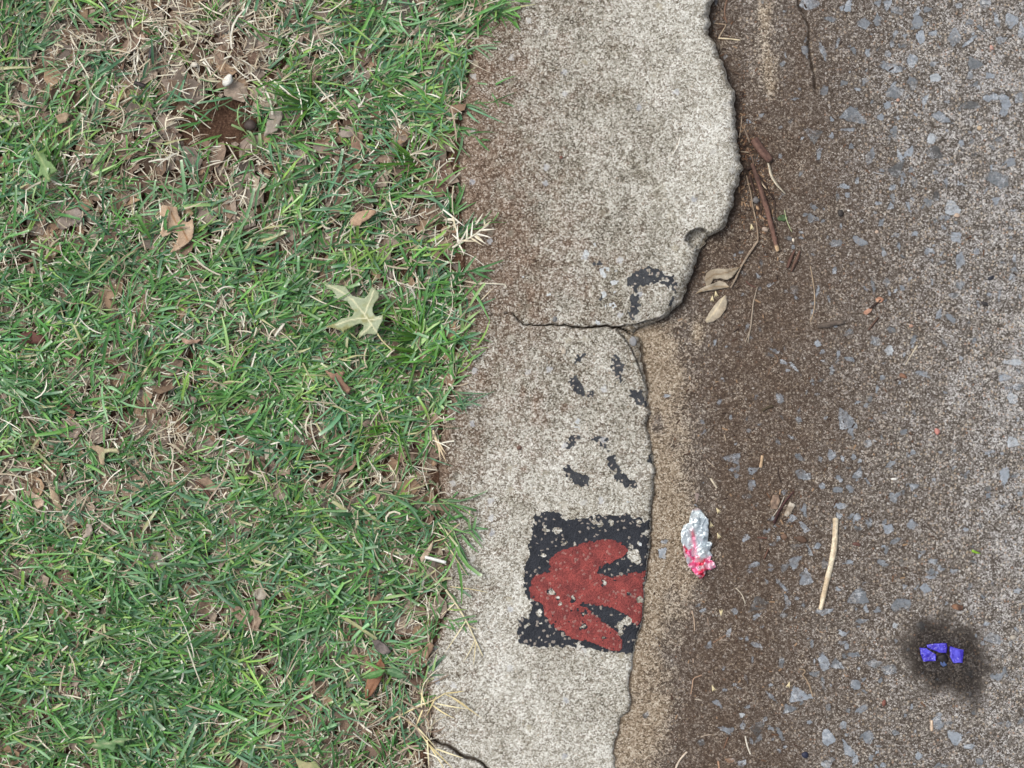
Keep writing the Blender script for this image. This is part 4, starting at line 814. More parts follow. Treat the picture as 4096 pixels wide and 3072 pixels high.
leaf('rust brown crumpled leaf at the top of the left bare patch', rz([(520, 160), (600, 190), (650, 240), (610, 310), (560, 260), (520, 200)], *T1), 16, lin(146, 96, 62), lin(168, 120, 84), 10, seed=36, group=GL)
leaf('tan leaf with a lobed tip in the brown patch left of centre', rz([(1710, 830), (1800, 800), (1850, 860), (1888, 910), (1820, 940), (1760, 900)], *T1), 12, lin(158, 122, 94), lin(176, 142, 110), 8, seed=37, group=GL)
leaf('pinkish brown flat leaf in the bare strip left of the kerb middle', rz([(120, 690), (220, 690), (300, 740), (290, 790), (180, 790), (110, 760)], *T2), 4, lin(158, 126, 104), lin(144, 116, 98), 6, seed=38, group=GL)
leaf('cream leaf riddled with small holes by the bare strip', rz([(70, 560), (130, 545), (165, 610), (130, 655), (75, 640)], *T2), 14, lin(196, 184, 156), lin(176, 162, 134), 6, seed=39, group=GL)
leaf('grey brown leaf folded like a tent in the bare strip', rz([(900, 330), (970, 280), (1060, 260), (1080, 330), (1010, 390), (940, 370)], *T2), 10, lin(134, 108, 90), lin(152, 126, 106), 9, seed=40, group=GL)
leaf('tan leaf poking out between grass and kerb in the lower middle', rz([(1470, 1090), (1530, 1030), (1600, 1020), (1680, 1090), (1640, 1110), (1560, 1080), (1490, 1120)], *T2), 16, lin(164, 132, 102), lin(148, 116, 88), 6, seed=41, group=GL)
leaf('cream twisted leaf below the runner that crosses onto the kerb', rz([(1420, 1500), (1480, 1420), (1530, 1350), (1520, 1420), (1480, 1500), (1430, 1545)], *T2), 30, lin(200, 176, 142), lin(178, 150, 116), 6, seed=42, group=GL)
leaf('grey leaf with a curled tip at the lower left of the brown band', rz([(690, 1350), (735, 1290), (745, 1210), (790, 1215), (800, 1290), (760, 1320)], *T1), 30, lin(176, 158, 138), lin(160, 142, 124), 8, seed=43, group=GL)
leaf('broad faded brown leaf low in the left lawn under straw', rz([(1180, 1490), (1280, 1450), (1380, 1455), (1440, 1520), (1400, 1590), (1290, 1590), (1200, 1560)], *T1), 8, lin(164, 140, 118), GRY2, 6, seed=44, group=GL)
leaf('greyish leaf with torn lower edge at the far left', rz([(480, 850), (560, 860), (615, 920), (600, 960), (540, 930), (500, 900)], *T1), 10, lin(164, 150, 136), lin(148, 132, 118), 6, seed=45, group=GL)
leaf('pale grey lobed leaf under blades at the upper far left', rz([(500, 240), (580, 160), (650, 130), (720, 180), (700, 260), (620, 290), (540, 330), (490, 300)], *R5), 0, lin(160, 144, 130), lin(146, 128, 112), 7, seed=46, group=GL)
leaf('tan pointed leaf by the left edge under grass', rz([(290, 210), (330, 120), (370, 180), (400, 270), (350, 320), (300, 270)], *R5), 6, lin(180, 148, 116), lin(158, 124, 94), 7, seed=47, group=GL)
# ------------------------------------------------------------------ tufts, runners and dead stalks with a place of their own
def tuft(name, label, cat, x, y, n, th0, spread, L, w_, cols, seed, z0=-25, e=(.2, .7), mat=None, clipp=.2):
    r = np.random.default_rng(seed)
    th = th0 + (r.random(n) - .5) * spread; LL = L * (.55 + .5 * r.random(n)); cc_ = np.array([c[:3] for c in cols])[r.integers(0, len(cols), n)] * (.85 + .3 * r.random(n))[:, None]
    V, F, C = blades(x + r.normal(0, 5, n), y + r.normal(0, 5, n), np.full(n, float(z0)), th, LL, w_ * (.8 + .4 * r.random(n)), r.normal(0, .3, n), e[0] + (e[1] - e[0]) * r.random(n), -.4 + .5 * r.random(n), r.normal(0, .3, n), cc_, cc_ * 1.1, r.random(n) < clipp, K=7)
    return tag(mesh_np(name, to_world(V), F, mat or M_GRASS, cols=C), label, cat)
DG = [lin(62, 104, 32), lin(78, 122, 40), lin(92, 136, 48), lin(54, 92, 36)]
tuft('grass_tuft', 'dark yellow green weed grass tuft in front of the upper kerb', 'grass tuft', 1662, 645, 16, -2.6, 3.4, 190, 10, DG, 1)
tuft('grass_tuft', 'glossy upright grass tuft right of the pale green oak leaf', 'grass tuft', 1672, 1345, 15, -2.3, 3.0, 200, 11, DG, 2)
tuft('grass_tuft', 'olive green forked grass tuft beside the bare strip', 'grass tuft', 1598, 1710, 17, -2.9, 5.2, 215, 11, DG, 3)
tuft('grass_tuft', 'bushy lime green grass tuft above the long grey beige leaf', 'grass tuft', 1240, 420, 26, -2.9, 3.2, 210, 9, DG, 4)
tuft('grass_tuft', 'long bladed tuft rooted at the lower right of the oak leaf', 'grass tuft', 1668, 1410, 12, 2.7, 2.0, 230, 12, DG, 5)
tuft('grass_tuft', 'small olive tuft at the top of the left lawn', 'grass tuft', 860, 70, 14, -1.9, 3.0, 110, 8, DG, 6)
WHT = [lin(232, 226, 206), lin(214, 204, 176), lin(240, 236, 222)]
def sprig(name, label, cat, main, side, cols, seed, w=8, z=14, rise=10, mat=None, lw=9):
    t = tag(empty(name, 0, 0), label, cat)
    z_at = lambda a, b: zone_z(a, b) + z
    tube('stem', [(a, b, z_at(a, b)) for a, b in main], [w * .5, w * .3], mat or M_STRAW, cols[0], parent=t, ns=6, rough=.1)
    r = np.random.default_rng(seed); P0 = np.array(side, float)
    n = len(P0); th = np.arctan2(P0[:, 3] - P0[:, 1], P0[:, 2] - P0[:, 0]); L = np.hypot(P0[:, 3] - P0[:, 1], P0[:, 2] - P0[:, 0]) * 1.03
    for i in range(n):
        cc_ = np.array([cols[i % len(cols)][:3]])
        e0 = np.array([rise / max(L[i], 1)])
        V, F, C = blades(P0[i:i + 1, 0], P0[i:i + 1, 1], np.array([z_at(P0[i, 0], P0[i, 1])]), th[i:i + 1], L[i:i + 1], np.array([float(lw)]), r.normal(0, .15, 1), e0, -e0, r.normal(0, .2, 1), cc_, cc_, np.array([False]), K=5)
        mesh_np('leaf_blade', to_world(V), F, mat or M_STRAW, cols=C, parent=t)
    return t
def zs(l, o): return [(o[0] + a / 2.16, o[1] + b / 2.16, o[0] + c / 2.16, o[1] + d / 2.16) for a, b, c, d in l]
sprig('dead_grass_sprig', 'bleached white dead grass sprig spilling over the kerb edge', 'dead grass', rz([(1700, 480), (1780, 430), (1860, 390), (1930, 340), (2010, 280)], *R6),
      zs([(1930, 340, 2070, 330), (1960, 320, 2030, 260), (1900, 370, 2030, 400), (1890, 390, 1990, 460), (1850, 400, 1960, 470), (1860, 400, 1875, 260), (1820, 420, 1830, 300), (1780, 430, 1900, 440), (1770, 440, 1700, 380), (1900, 290, 1965, 195), (1980, 310, 1970, 250), (1750, 450, 1740, 300), (1760, 450, 1850, 300), (1700, 220, 1760, 430), (1620, 160, 1800, 300), (1760, 470, 1800, 540), (1900, 380, 1960, 430)], R6), WHT, 1, w=9, z=40, lw=9)
sprig('dead_grass_sprig', 'pale dry grass stalk with thin branches lying down the lower kerb edge', 'dead grass', rz([(1640, 120), (1700, 200), (1760, 290), (1830, 410), (1890, 540), (1960, 690)], *T6),
      zs([(1810, 390, 1640, 650), (1830, 420, 1920, 460), (1890, 550, 1800, 740), (1900, 560, 1880, 760), (1720, 230, 1600, 340), (1680, 90, 2000, 130), (1760, 290, 1660, 290)], T6), [lin(222, 212, 176), lin(206, 192, 150)], 2, w=9, z=12, lw=6, rise=4)
sprig('dead_grass_sprig', 'fan of straw blades spreading onto the kerb near the bottom', 'dead grass', rz([(1170, 1240), (1400, 1130), (1560, 1060), (1640, 1010)], *T6),
      zs([(1640, 1010, 1840, 1110), (1700, 1040, 1950, 1210), (1560, 1090, 1830, 1140), (1520, 1100, 1710, 1230), (1640, 1000, 1800, 985), (1430, 1130, 1440, 950), (1440, 1150, 1380, 1300), (1560, 1030, 1480, 1180), (1380, 1290, 1560, 1480), (1430, 1360, 1640, 1659), (1500, 1440, 1700, 1640), (1480, 1400, 1500, 1640), (1430, 1000, 1470, 1120), (1400, 1300, 1300, 1250), (1560, 1480, 1790, 1560)], T6), [lin(222, 208, 160), lin(206, 190, 142), lin(230, 220, 180)], 3, w=8, z=26, lw=8, rise=6)
sprig('dead_grass_sprig', 'stiff cream dead blades hanging at the kerb edge left of the worn figures', 'dead grass', rz([(1530, 400), (1570, 500), (1600, 580)], *T2),
      zs([(1530, 420, 1640, 670), (1560, 470, 1600, 660), (1570, 480, 1635, 600), (1590, 540, 1625, 640)], T2), [lin(222, 204, 170)], 4, w=8, z=26, lw=9)
sprig('dead_grass_sprig', 'long bent white stem crossing from the lawn onto the kerb above the crack', 'dead grass', rz([(1870, 785), (1950, 788), (2050, 792), (2150, 798)], *R6), zs([(2150, 798, 2165, 830), (1930, 950, 2050, 830), (1930, 950, 1870, 880)], R6), WHT, 5, w=7, z=9, lw=5, rise=2)
sprig('grass_runner', 'green grass runner with fanned blades reaching onto the kerb', 'grass runner', rz([(1540, 1355), (1620, 1340), (1690, 1320), (1780, 1275), (1880, 1250)], *T2),
      zs([(1720, 1330, 1860, 1590), (1780, 1300, 1910, 1460), (1840, 1270, 1960, 1410), (1870, 1250, 1960, 1360), (1880, 1250, 1905, 1140), (1850, 1255, 1835, 1150), (1900, 1240, 2005, 1250), (1640, 1370, 1830, 1650)], T2), [lin(84, 132, 80), lin(102, 148, 90), lin(120, 152, 100)], 6, w=8, z=14, lw=14, mat=M_GRASS, rise=14)
sprig('dead_grass_sprig', 'forked dry stem arching over the kerb beside the green runner', 'dead grass', rz([(1540, 1360), (1640, 1335), (1690, 1260), (1765, 1205)], *T2), zs([(1630, 1360, 1680, 1430), (1680, 1430, 1830, 1659), (1840, 1130, 1855, 1060)], T2), [lin(212, 196, 156)], 7, w=6, z=16, lw=7, rise=4)
sprig('grass_runner', 'bright green blade and stem pointing onto the kerb just below the crack', 'grass runner', rz([(1500, 1330), (1620, 1310), (1720, 1285), (1800, 1250)], *R6), zs([(1620, 1320, 1830, 1240), (1560, 1330, 1480, 1280)], R6), [lin(96, 146, 70)], 8, w=7, z=30, lw=14, mat=M_GRASS)
sprig('grass_runner', 'leafy green runner reaching over the kerb above the crack', 'grass runner', rz([(1650, 700), (1780, 700), (1900, 670), (2000, 630)], *R6), zs([(1860, 690, 2140, 600), (1900, 680, 2060, 690), (1830, 700, 1920, 800), (1800, 700, 1900, 560), (1880, 690, 2030, 760), (1760, 700, 1760, 600), (1760, 705, 1700, 800), (1700, 700, 1600, 760)], R6), [lin(64, 116, 62), lin(82, 132, 78)], 9, w=7, z=34, lw=15, mat=M_GRASS)
sprig('grass_runner', 'green runner with comb like blades in the bare red soil patch', 'grass runner', rz([(1880, 950), (1840, 800), (1800, 640), (1770, 560)], *R1), zs([(1850, 830, 1720, 800), (1830, 760, 1710, 770), (1820, 700, 1715, 680), (1840, 780, 1960, 745), (1855, 840, 1900, 835), (1810, 660, 1880, 600)], R1), [lin(92, 142, 84), lin(112, 156, 98)], 10, w=6, z=12, lw=11, mat=M_GRASS)

# things lying in the lawn
def nut(name, label, cat, x, y, rx, ry, ang, col, mat=None, z=None, h=.7, seed=0, sub=2, jit=.12, group=None, parent=None):
    import bmesh
    bm = bmesh.new(); bmesh.ops.create_icosphere(bm, subdivisions=sub, radius=1)
    ca, sa = math.cos(ang), math.sin(ang); zz = zone_z(x, y) if z is None else z; r = random.Random(seed)
    rm = min(rx, ry) * h
    for v in bm.verts:
        j = 1 + (r.random() - .5) * 2 * jit; a, b, c = v.co.x * rx * j, v.co.y * ry * j, v.co.z * rm * j
        X, Y, Z = P(x + a * ca - b * sa, y + a * sa + b * ca, zz + rm * .75 + c); v.co = (X, Y, Z)
    bmesh.ops.recalc_face_normals(bm, faces=bm.faces)
    me = bpy.data.meshes.new(name); bm.to_mesh(me); bm.free(); me.polygons.foreach_set('use_smooth', np.ones(len(me.polygons), bool))
    at = me.attributes.new('Col', 'FLOAT_COLOR', 'POINT'); col = dull(col, .35); c4 = np.tile(np.array([*col[:3], 1], np.float32), (len(me.vertices), 1)); at.data.foreach_set('color', c4.ravel())
    me.materials.append(mat or M_SEED); o = bpy.data.objects.new(name, me); scene.collection.objects.link(o)
    if parent: o.parent = parent; return o
    return tag(o, label, cat, group)
nut('acorn', 'round dark brown nut on the bare red soil', 'nut', 1001, 500, 25, 22, .2, lin(72, 56, 48), z=-20)
nut('pebble', 'small chalk white pebble beside the bare red soil', 'pebble', 912, 320, 17, 26, .5, lin(214, 212, 200), z=-8, jit=.25)
nut('pebble', 'cream round pebble in the straw of the upper left lawn', 'pebble', 778, 258, 14, 11, 0, lin(206, 196, 172), z=-6)
tag(tube('paper_stick', [(a, b, 22) for a, b in rz([(1462, 1495), (1640, 1542)], *T2)], 6.5, M_SEED, lin(232, 232, 226), seed=3, rough=.04), 'thin white paper stick at the lawn edge beside the painted square', 'stick')
tag(tube('dark_twig', [(a, b, -2) for a, b in rz([(1160, 712), (1250, 742)], *R1)], 8, M_WOOD, lin(70, 60, 60), seed=4), 'short charcoal twig in the sparse upper lawn', 'twig')
tag(tube('dark_twig', [(a, b, 0) for a, b in rz([(1290, 500), (1310, 410)], *R1)], 7, M_WOOD, lin(82, 76, 80), seed=5), 'stubby grey twig above the charcoal twig in the upper lawn', 'twig')
tag(tube('dark_twig', [(a, b, 12) for a, b in rz([(1690, 840), (1760, 900), (1840, 1000)], *T1)], [4, 6, 7], M_WOOD, lin(104, 66, 50), seed=6), 'reddish twig lying over a tan leaf left of centre', 'twig')
flb = flat_mesh('bark_scrap', rz([(1000, 560), (1060, 550), (1130, 610), (1170, 660), (1100, 680), (1040, 640)], *T6), 20, M_WOOD, lin(120, 108, 102), lin(92, 82, 78), curl=7, thick=6, seed=61); tag(flb, 'grey piece of bark above the long chestnut leaf', 'bark')

# ------------------------------------------------------------------ things lying in the gutter and on the road
DB, MB_, RBN, PALE, STRAW = lin(78, 56, 44), lin(112, 82, 64), lin(122, 74, 56), lin(198, 174, 136), lin(206, 188, 150)
def stick(name, label, cat, pts, r, col, col2=None, seed=0, group=None, tip=None, lift=0, rough=.2, mat=None, flat=1.0):
    return tag(tube(name, lay(pts, r, lift), r, mat or M_WOOD, col, col2, seed=seed, rough=rough, tipcol=tip, flat=flat), label, cat, group)
stick('broken_stick', 'thick red brown piece of stick against the kerb at the top of the twig pile', 'stick', [(3016, 558), (3045, 602), (3082, 642)], [17, 18, 15], lin(120, 84, 68), lin(98, 66, 54), 1, rough=.12)
stick('long_stick', 'long brown stick with a split pale end running down the twig pile', 'stick', [(3008, 655), (3030, 715), (3048, 775), (3074, 860), (3092, 930), (3111, 1004)], [7, 9, 10, 11, 10, 7], lin(122, 84, 66), lin(100, 70, 56), 2, tip=lin(196, 168, 134), lift=6)
stick('straw', 'cream straw slanting out of the twig pile to the right', 'straw', [(3072, 650), (3086, 705), (3110, 742), (3142, 776)], [4, 6, 5, 2], lin(206, 192, 160), seed=3, lift=5)
stick('thin_twig', 'thin dark twig crossing the middle of the twig pile', 'twig', [(2990, 640), (3024, 690), (3060, 735), (3094, 800)], [3, 3.5, 3, 2], lin(60, 44, 36), seed=4, lift=8)
stick('thin_twig', 'dark twig lying beside the long stick, nearest the kerb', 'twig', [(2996, 700), (3016, 760), (3030, 800), (3048, 860)], [5, 5, 4, 3], lin(86, 62, 50), seed=5)
stick('thin_twig', 'straw thin stem standing above the thick stick along the kerb', 'twig', [(2967, 465), (2964, 510), (2957, 552)], 2.6, lin(176, 150, 118), seed=6)
stick('thin_twig', 'grey thin stem right of the kerb straw above the thick stick', 'twig', [(2976, 514), (2990, 545), (2998, 570)], 3, lin(140, 118, 96), seed=7)
stick('thin_twig', 'short dark bark sliver in the lower twig pile', 'twig', [(3058, 800), (3078, 836), (3088, 880)], [4, 5, 3], lin(70, 52, 42), seed=8)
stick('thin_twig', 'pale short twig ending at the kerb below the thick stick', 'twig', [(2962, 606), (2998, 610)], 2.6, lin(166, 142, 112), seed=9)
nut('pebble', 'pale brown nubby pebble at the foot of the twig pile', 'pebble', 3060, 918, 14, 9, .3, lin(176, 152, 128), seed=4, jit=.3)
nut('pebble', 'grey pebble caught beside the long stick', 'pebble', 3024, 800, 15, 13, .3, lin(112, 108, 106), seed=5, jit=.2)
nut('seed_husk', 'orange husk caught in the twig pile', 'husk', 3030, 832, 10, 6, .9, lin(186, 140, 84), seed=6, jit=.2)
for i, (lab, pts, rr_, c_) in enumerate([
  ('thin brown stem leaning on the thick red brown stick', [(2990, 590), (3010, 630), (3018, 676)], 3, lin(128, 98, 74)),
  ('short cream straw between the sticks of the twig pile', [(3030, 700), (3052, 742), (3068, 756)], 3, lin(196, 172, 136)),
  ('dark stub lying across the upper twig pile', [(2986, 676), (3020, 668)], 6, lin(76, 54, 44)),
  ('bent dark rootlet at the right of the twig pile', [(3086, 770), (3100, 800), (3098, 850), (3110, 900)], 2, lin(70, 52, 42)),
  ('splintered tan stem on the long brown stick', [(3050, 790), (3066, 850), (3078, 905)], 3.2, lin(164, 132, 98)),
  ('short brown twig below the forked part of the twig pile', [(3018, 860), (3034, 905), (3048, 912)], 3, lin(110, 80, 60))]):
    stick('thin_twig', lab, 'twig', pts, rr_, c_, seed=300 + i, lift=4)
# crumbs of bark and soil gathered under the pile (uncountable)
def crumbs():
    r = random.Random(5); V, F, C, o = [], [], [], 0
    zones = [(3010, 640, 34, 90, 420), (3056, 800, 26, 110, 520), (2968, 600, 10, 170, 260), (2880, 110, 30, 80, 60), (2880, 1000, 130, 120, 70), (3130, 2040, 60, 60, 90), (3400, 1500, 420, 900, 420), (2900, 1900, 150, 700, 200), (3000, 2800, 200, 250, 120)]
    for zx, zy, sx_, sy_, n in zones:
        for _ in range(n):
            x, y = r.gauss(zx, sx_), r.gauss(zy, sy_)
            if x < float(kerb_right(np.array([y]))[0]) + 5 or x > 4090: continue
            z = zone_z(x, y) + 1; s_ = 2 + 4.5 * r.random() ** 2; L = s_ * (1 + 3 * r.random() ** 2); a = r.random() * 6.3; c = np.array(r.choice([lin(70, 52, 42), lin(52, 40, 34), lin(104, 78, 60), lin(150, 124, 98), lin(84, 70, 60)])[:3])
            for sx2, sy2, sz2 in ((-1, -1, 0), (1, -.7, 0), (.8, 1, 0), (-1, .8, 0), (0.1, 0, 1)):
                u_, v_ = sx2 * L * .6, sy2 * s_ * .6; X, Y, Z = P(x + u_ * math.cos(a) - v_ * math.sin(a), y + u_ * math.sin(a) + v_ * math.cos(a), z + sz2 * s_ * .8); V.append((X, Y, Z)); C.append(c)
            F += [(o, o + 4, o + 1), (o + 1, o + 4, o + 2), (o + 2, o + 4, o + 3), (o + 3, o + 4, o)]; o += 5
    ob = mesh_np('bark_crumbs', np.array(V), np.array(F), M_WOOD, cols=np.array(C)); tag(ob, 'dark crumbs of bark and grit scattered in the gutter and under the twigs', 'crumbs', kind='stuff')
crumbs()
# leafy dead twig
t = tag(empty('leafy_twig', 0, 0), 'dry bent twig with two curled beige leaves hanging from the twig pile', 'twig')
tube('stem', lay([(2986, 702), (3003, 770), (3012, 830), (3025, 885), (3031, 935), (3032, 962)], 3.6, 6), [2.6, 3.4, 3.6, 3.6, 4, 4.6], M_WOOD, lin(152, 128, 98), lin(132, 108, 84), parent=t, seed=11)
tube('stem', lay([(3032, 962), (3002, 1005), (2965, 1065), (2940, 1120), (2923, 1152)], 4.4, 8), [4.6, 5, 4.6, 3.6, 2.8], M_WOOD, lin(160, 138, 110), lin(140, 118, 94), parent=t, seed=12)
gz = zone_z(2850, 1090)
flat_mesh('leaf_blade', rz([(1975, 645), (1900, 660), (1830, 665), (1790, 660), (1720, 670), (1680, 700), (1662, 760), (1680, 812), (1715, 800), (1740, 752), (1800, 745), (1860, 760), (1900, 740), (1940, 690)], *A7), gz + 18, M_LEAF, lin(178, 162, 132), lin(156, 138, 108), curl=8, parent=t, seed=13, jag=2, step=6, veins=[rz([(1970, 648), (1850, 700), (1740, 715), (1680, 760)], *A7)], vcol=lin(136, 116, 90))
flat_mesh('leaf_blade', rz([(1882, 822), (1840, 780), (1790, 765), (1740, 790), (1680, 810), (1620, 840), (1582, 882), (1640, 862), (1720, 850), (1800, 838)], *A7), gz + 15, M_LEAF, lin(184, 168, 140), lin(162, 146, 118), curl=7, parent=t, seed=14, jag=1, step=6, veins=[rz([(1880, 822), (1740, 820), (1590, 875)], *A7)], vcol=lin(150, 130, 102))
leaf('beige spoon shaped leaf lying alone below the leafy twig', rz([(1845, 888), (1860, 950), (1850, 1010), (1800, 1080), (1740, 1120), (1685, 1132), (1668, 1110), (1700, 1050), (1740, 990), (1790, 930)], *A7), zone_z(2870, 1240) + 10, lin(184, 168, 138), lin(166, 148, 118), 8, veins=[rz([(1840, 895), (1770, 1010), (1680, 1120)], *A7)], vcol=lin(206, 192, 162), seed=15, jag=1, step=6)
# spikelets
def spikelet(label, x, y, ang, L=24, col=lin(214, 200, 160)):
    t = tag(empty('grass_spikelet', 0, 0), label, 'spikelet', 'grass spikelets in the gutter'); a = math.radians(ang)
    for k, da in enumerate((-.32, 0, .3)):
        p = [(x, y), (x + math.cos(a + da * .5) * L * .5, y + math.sin(a + da * .5) * L * .5), (x + math.cos(a + da) * L, y + math.sin(a + da) * L)]
        tube('husk', lay(p, 2.4, 1), [1.6, 3.2, .7], M_SEED, col, parent=t, seed=k, ns=6, step=4)
for lab, x, y, a in [('tiny cream spikelet touching the lower curled leaf of the leafy twig', 2862, 1164, 80), ('tiny cream spikelet between the curled leaf and the spoon shaped leaf', 2850, 1183, 95), ('cream spikelet in the gutter left of the twig pile foot', 3005, 896, 80),
        ('slim pale spikelet up and right of the foil wrapper', 2866, 2032, 60), ('slim pale spikelet touching the right side of the foil wrapper', 2841, 2086, 75), ('slim pale spikelet right of the middle of the foil wrapper', 2869, 2132, 65),
        ('cream spikelet standing among debris below the foil wrapper', 2884, 2462, -88), ('cream spikelet in the silt near the bottom of the gutter', 2849, 2742, 70), ('cream spikelet by the tangled stalk left of the purple pieces', 3159, 2728, 110)]: spikelet(lab, x, y, a)
t = tag(empty('forked_twig', 0, 0), 'thin grey twig with a forked lower tip in the upper gutter', 'twig')
tube('stem', lay([(3029, 1148), (3013, 1212), (3004, 1305), (2998, 1330)], 3, 2), [2, 3, 3, 2.6], M_WOOD, lin(158, 140, 116), parent=t, seed=21)
tube('prong', lay([(2998, 1330), (2992, 1371)], 2, 2), [2.4, 1.6], M_WOOD, lin(172, 154, 128), parent=t, seed=22)
tube('prong', lay([(2998, 1325), (2981, 1369)], 2, 2), [2.2, 1.4], M_WOOD, lin(172, 154, 128), parent=t, seed=23)
stick('bark_sliver', 'red brown thin sliver above the forked twig', 'twig', [(2984, 1124), (3000, 1142), (3026, 1150)], 2, lin(110, 66, 56), seed=24)
t = tag(empty('bark_strip', 0, 0), 'split brown bark strip of two prongs below the long stick', 'bark')
tube('prong', lay([(3178, 1002), (3160, 1040), (3149, 1072)], 7, 0), [5, 8, 6], M_WOOD, lin(108, 74, 58), lin(84, 58, 46), parent=t, seed=25)
tube('prong', lay([(3201, 1004), (3186, 1040), (3166, 1086)], 7, 0), [5, 8, 5], M_WOOD, lin(112, 80, 62), lin(88, 62, 48), parent=t, seed=26)
stick('root_fibre', 'long thin curved tan fibre right of the forked twig', 'fibre', [(3241, 1064), (3250, 1110), (3258, 1165), (3260, 1215), (3252, 1262), (3240, 1290)], [1.6, 2.4, 2.6, 3, 2.4, 1.8], lin(168, 142, 106), seed=27)
stick('grey_stick', 'stout grey brown stick lying across the gutter right of the fibre', 'stick', [(3270, 1304), (3300, 1303), (3340, 1292), (3376, 1288)], [7, 10, 10, 9], lin(112, 98, 84), lin(94, 80, 68), 28)
t = tag(empty('bark_strip', 0, 0), 'dark bark strip with two orange chips at its ends', 'bark')
tube('strip', lay([(3474, 1242), (3490, 1226), (3508, 1212), (3524, 1200)], 4, 0), [4, 5, 5, 4], M_WOOD, lin(82, 60, 50), parent=t, seed=29)
flat_mesh('orange_chip', rz([(830, 1030), (870, 1005), (900, 1008), (885, 1040), (850, 1062), (828, 1050)], 3072, 768), zone_z(3472, 1248) + 5, M_WOOD, lin(206, 152, 116), lin(182, 124, 90), curl=3, thick=3, parent=t, seed=30, step=6)
flat_mesh('orange_chip', rz([(930, 925), (965, 905), (1000, 925), (985, 950), (940, 952)], 3072, 768), zone_z(3518, 1203) + 8, M_WOOD, lin(210, 154, 110), lin(176, 118, 82), curl=3, thick=3, parent=t, seed=31, step=6)
stick('bark_sliver', 'knobbly brown sliver below the strip with orange chips', 'twig', [(3515, 1268), (3496, 1292), (3472, 1322)], [4, 6, 3], lin(110, 78, 58), lin(80, 58, 46), 32)
stick('straw', 'tapering pale straw in the middle of the road', 'straw', [(3670, 1382), (3650, 1412), (3622, 1460)], [3.4, 3, 1.4], lin(196, 180, 150), seed=33)
nut('seed', 'glossy black oval seed near the right side of the road', 'seed', 3963, 1112, 15, 8, -.5, lin(46, 50, 62), seed=7)
nut('seed', 'dark shrivelled seed below the glossy black one', 'seed', 3938, 1214, 15, 8, .4, lin(58, 54, 54), seed=8, jit=.2)
nut('seed', 'dark flat seed among stones at the upper part of the road', 'seed', 3362, 852, 12, 15, .1, lin(60, 54, 50), seed=9)
nut('seed', 'navy blue oval seed at the bottom of the road', 'seed', 3072 + 183 / 1.239, 2304 + 887 / 1.239, 15, 13, .3, lin(44, 50, 78), seed=10)
nut('grit', 'tiny white chip right of the twig pile', 'chip', 3394, 842, 6, 4, .1, lin(232, 230, 222), seed=11)
nut('grit', 'small cream grain above the split bark strip', 'chip', 3173, 960, 5, 8, -.3, lin(226, 208, 176), seed=12)
nut('grit', 'tan square chip beside the whitest stone of the upper road', 'chip', 3828, 862, 12, 9, .1, lin(196, 164, 132), seed=13)
nut('grit', 'round orange pebble below a dark stone in the upper road', 'pebble', 3592, 400, 7, 7, 0, lin(206, 150, 116), seed=14)
nut('grit', 'reddish elongated pebble near the upper right edge', 'pebble', 3967, 190, 8, 11, -.4, lin(196, 138, 116), seed=15)
nut('grit', 'ochre pebble in the upper right of the road', 'pebble', 3918, 512, 11, 10, 0, lin(190, 158, 112), seed=16)
nut('grit', 'coral red pebble in the middle right of the road', 'pebble', 3749, 1726, 11, 13, -.3, lin(206, 120, 100), seed=17, jit=.2)
nut('grit', 'orange brown pebble right of the dark bark strip', 'pebble', 3644, 1304, 9, 7, 0, lin(192, 138, 102), seed=18)
nut('grit', 'white oblong chip in the middle of the road', 'chip', 3575, 1916, 12, 5, 0, lin(232, 228, 216), seed=19)
nut('grit', 'rounded tan pebble above the wet stain at right', 'pebble', 3072 + 1215 / 1.239, 2304 + 305 / 1.239, 14, 11, 0, lin(172, 160, 140), seed=20)
nut('grit', 'tan round pebble in the upper silt of the road', 'pebble', 3508, 928, 8, 8, 0, lin(196, 164, 134), seed=21)
nut('grit', 'rust red kernel in the road left of the wet stain', 'pebble', 3072 + 575 / 1.239, 2304 + 630 / 1.239, 8, 13, .1, lin(136, 70, 48), seed=22)
nut('rust_flake', 'brown oval rust flake beside the cream stem', 'flake', 3072 + 765 / 2.16, 1536 + 1385 / 2.16, 17, 8, .2, lin(106, 62, 48), seed=23, h=.4)
nut('rust_flake', 'large rusty brown flake below the wood chips', 'flake', 3072 + 290 / 2.16, 1536 + 1340 / 2.16, 24, 12, .2, lin(98, 68, 44), seed=24, h=.3, jit=.25)
nut('rust_flake', 'round orange brown flake left of the large rusty one', 'flake', 3072 + 140 / 2.16, 1536 + 1320 / 2.16, 14, 12, 0, lin(122, 86, 56), seed=25, h=.3, jit=.2)
nut('rust_flake', 'orange brown flake at the middle of the road below a white stone', 'flake', 3072 + 1165 / 2.16, 768 + 1590 / 2.16, 16, 9, .4, lin(142, 92, 54), seed=26, h=.4, jit=.3)
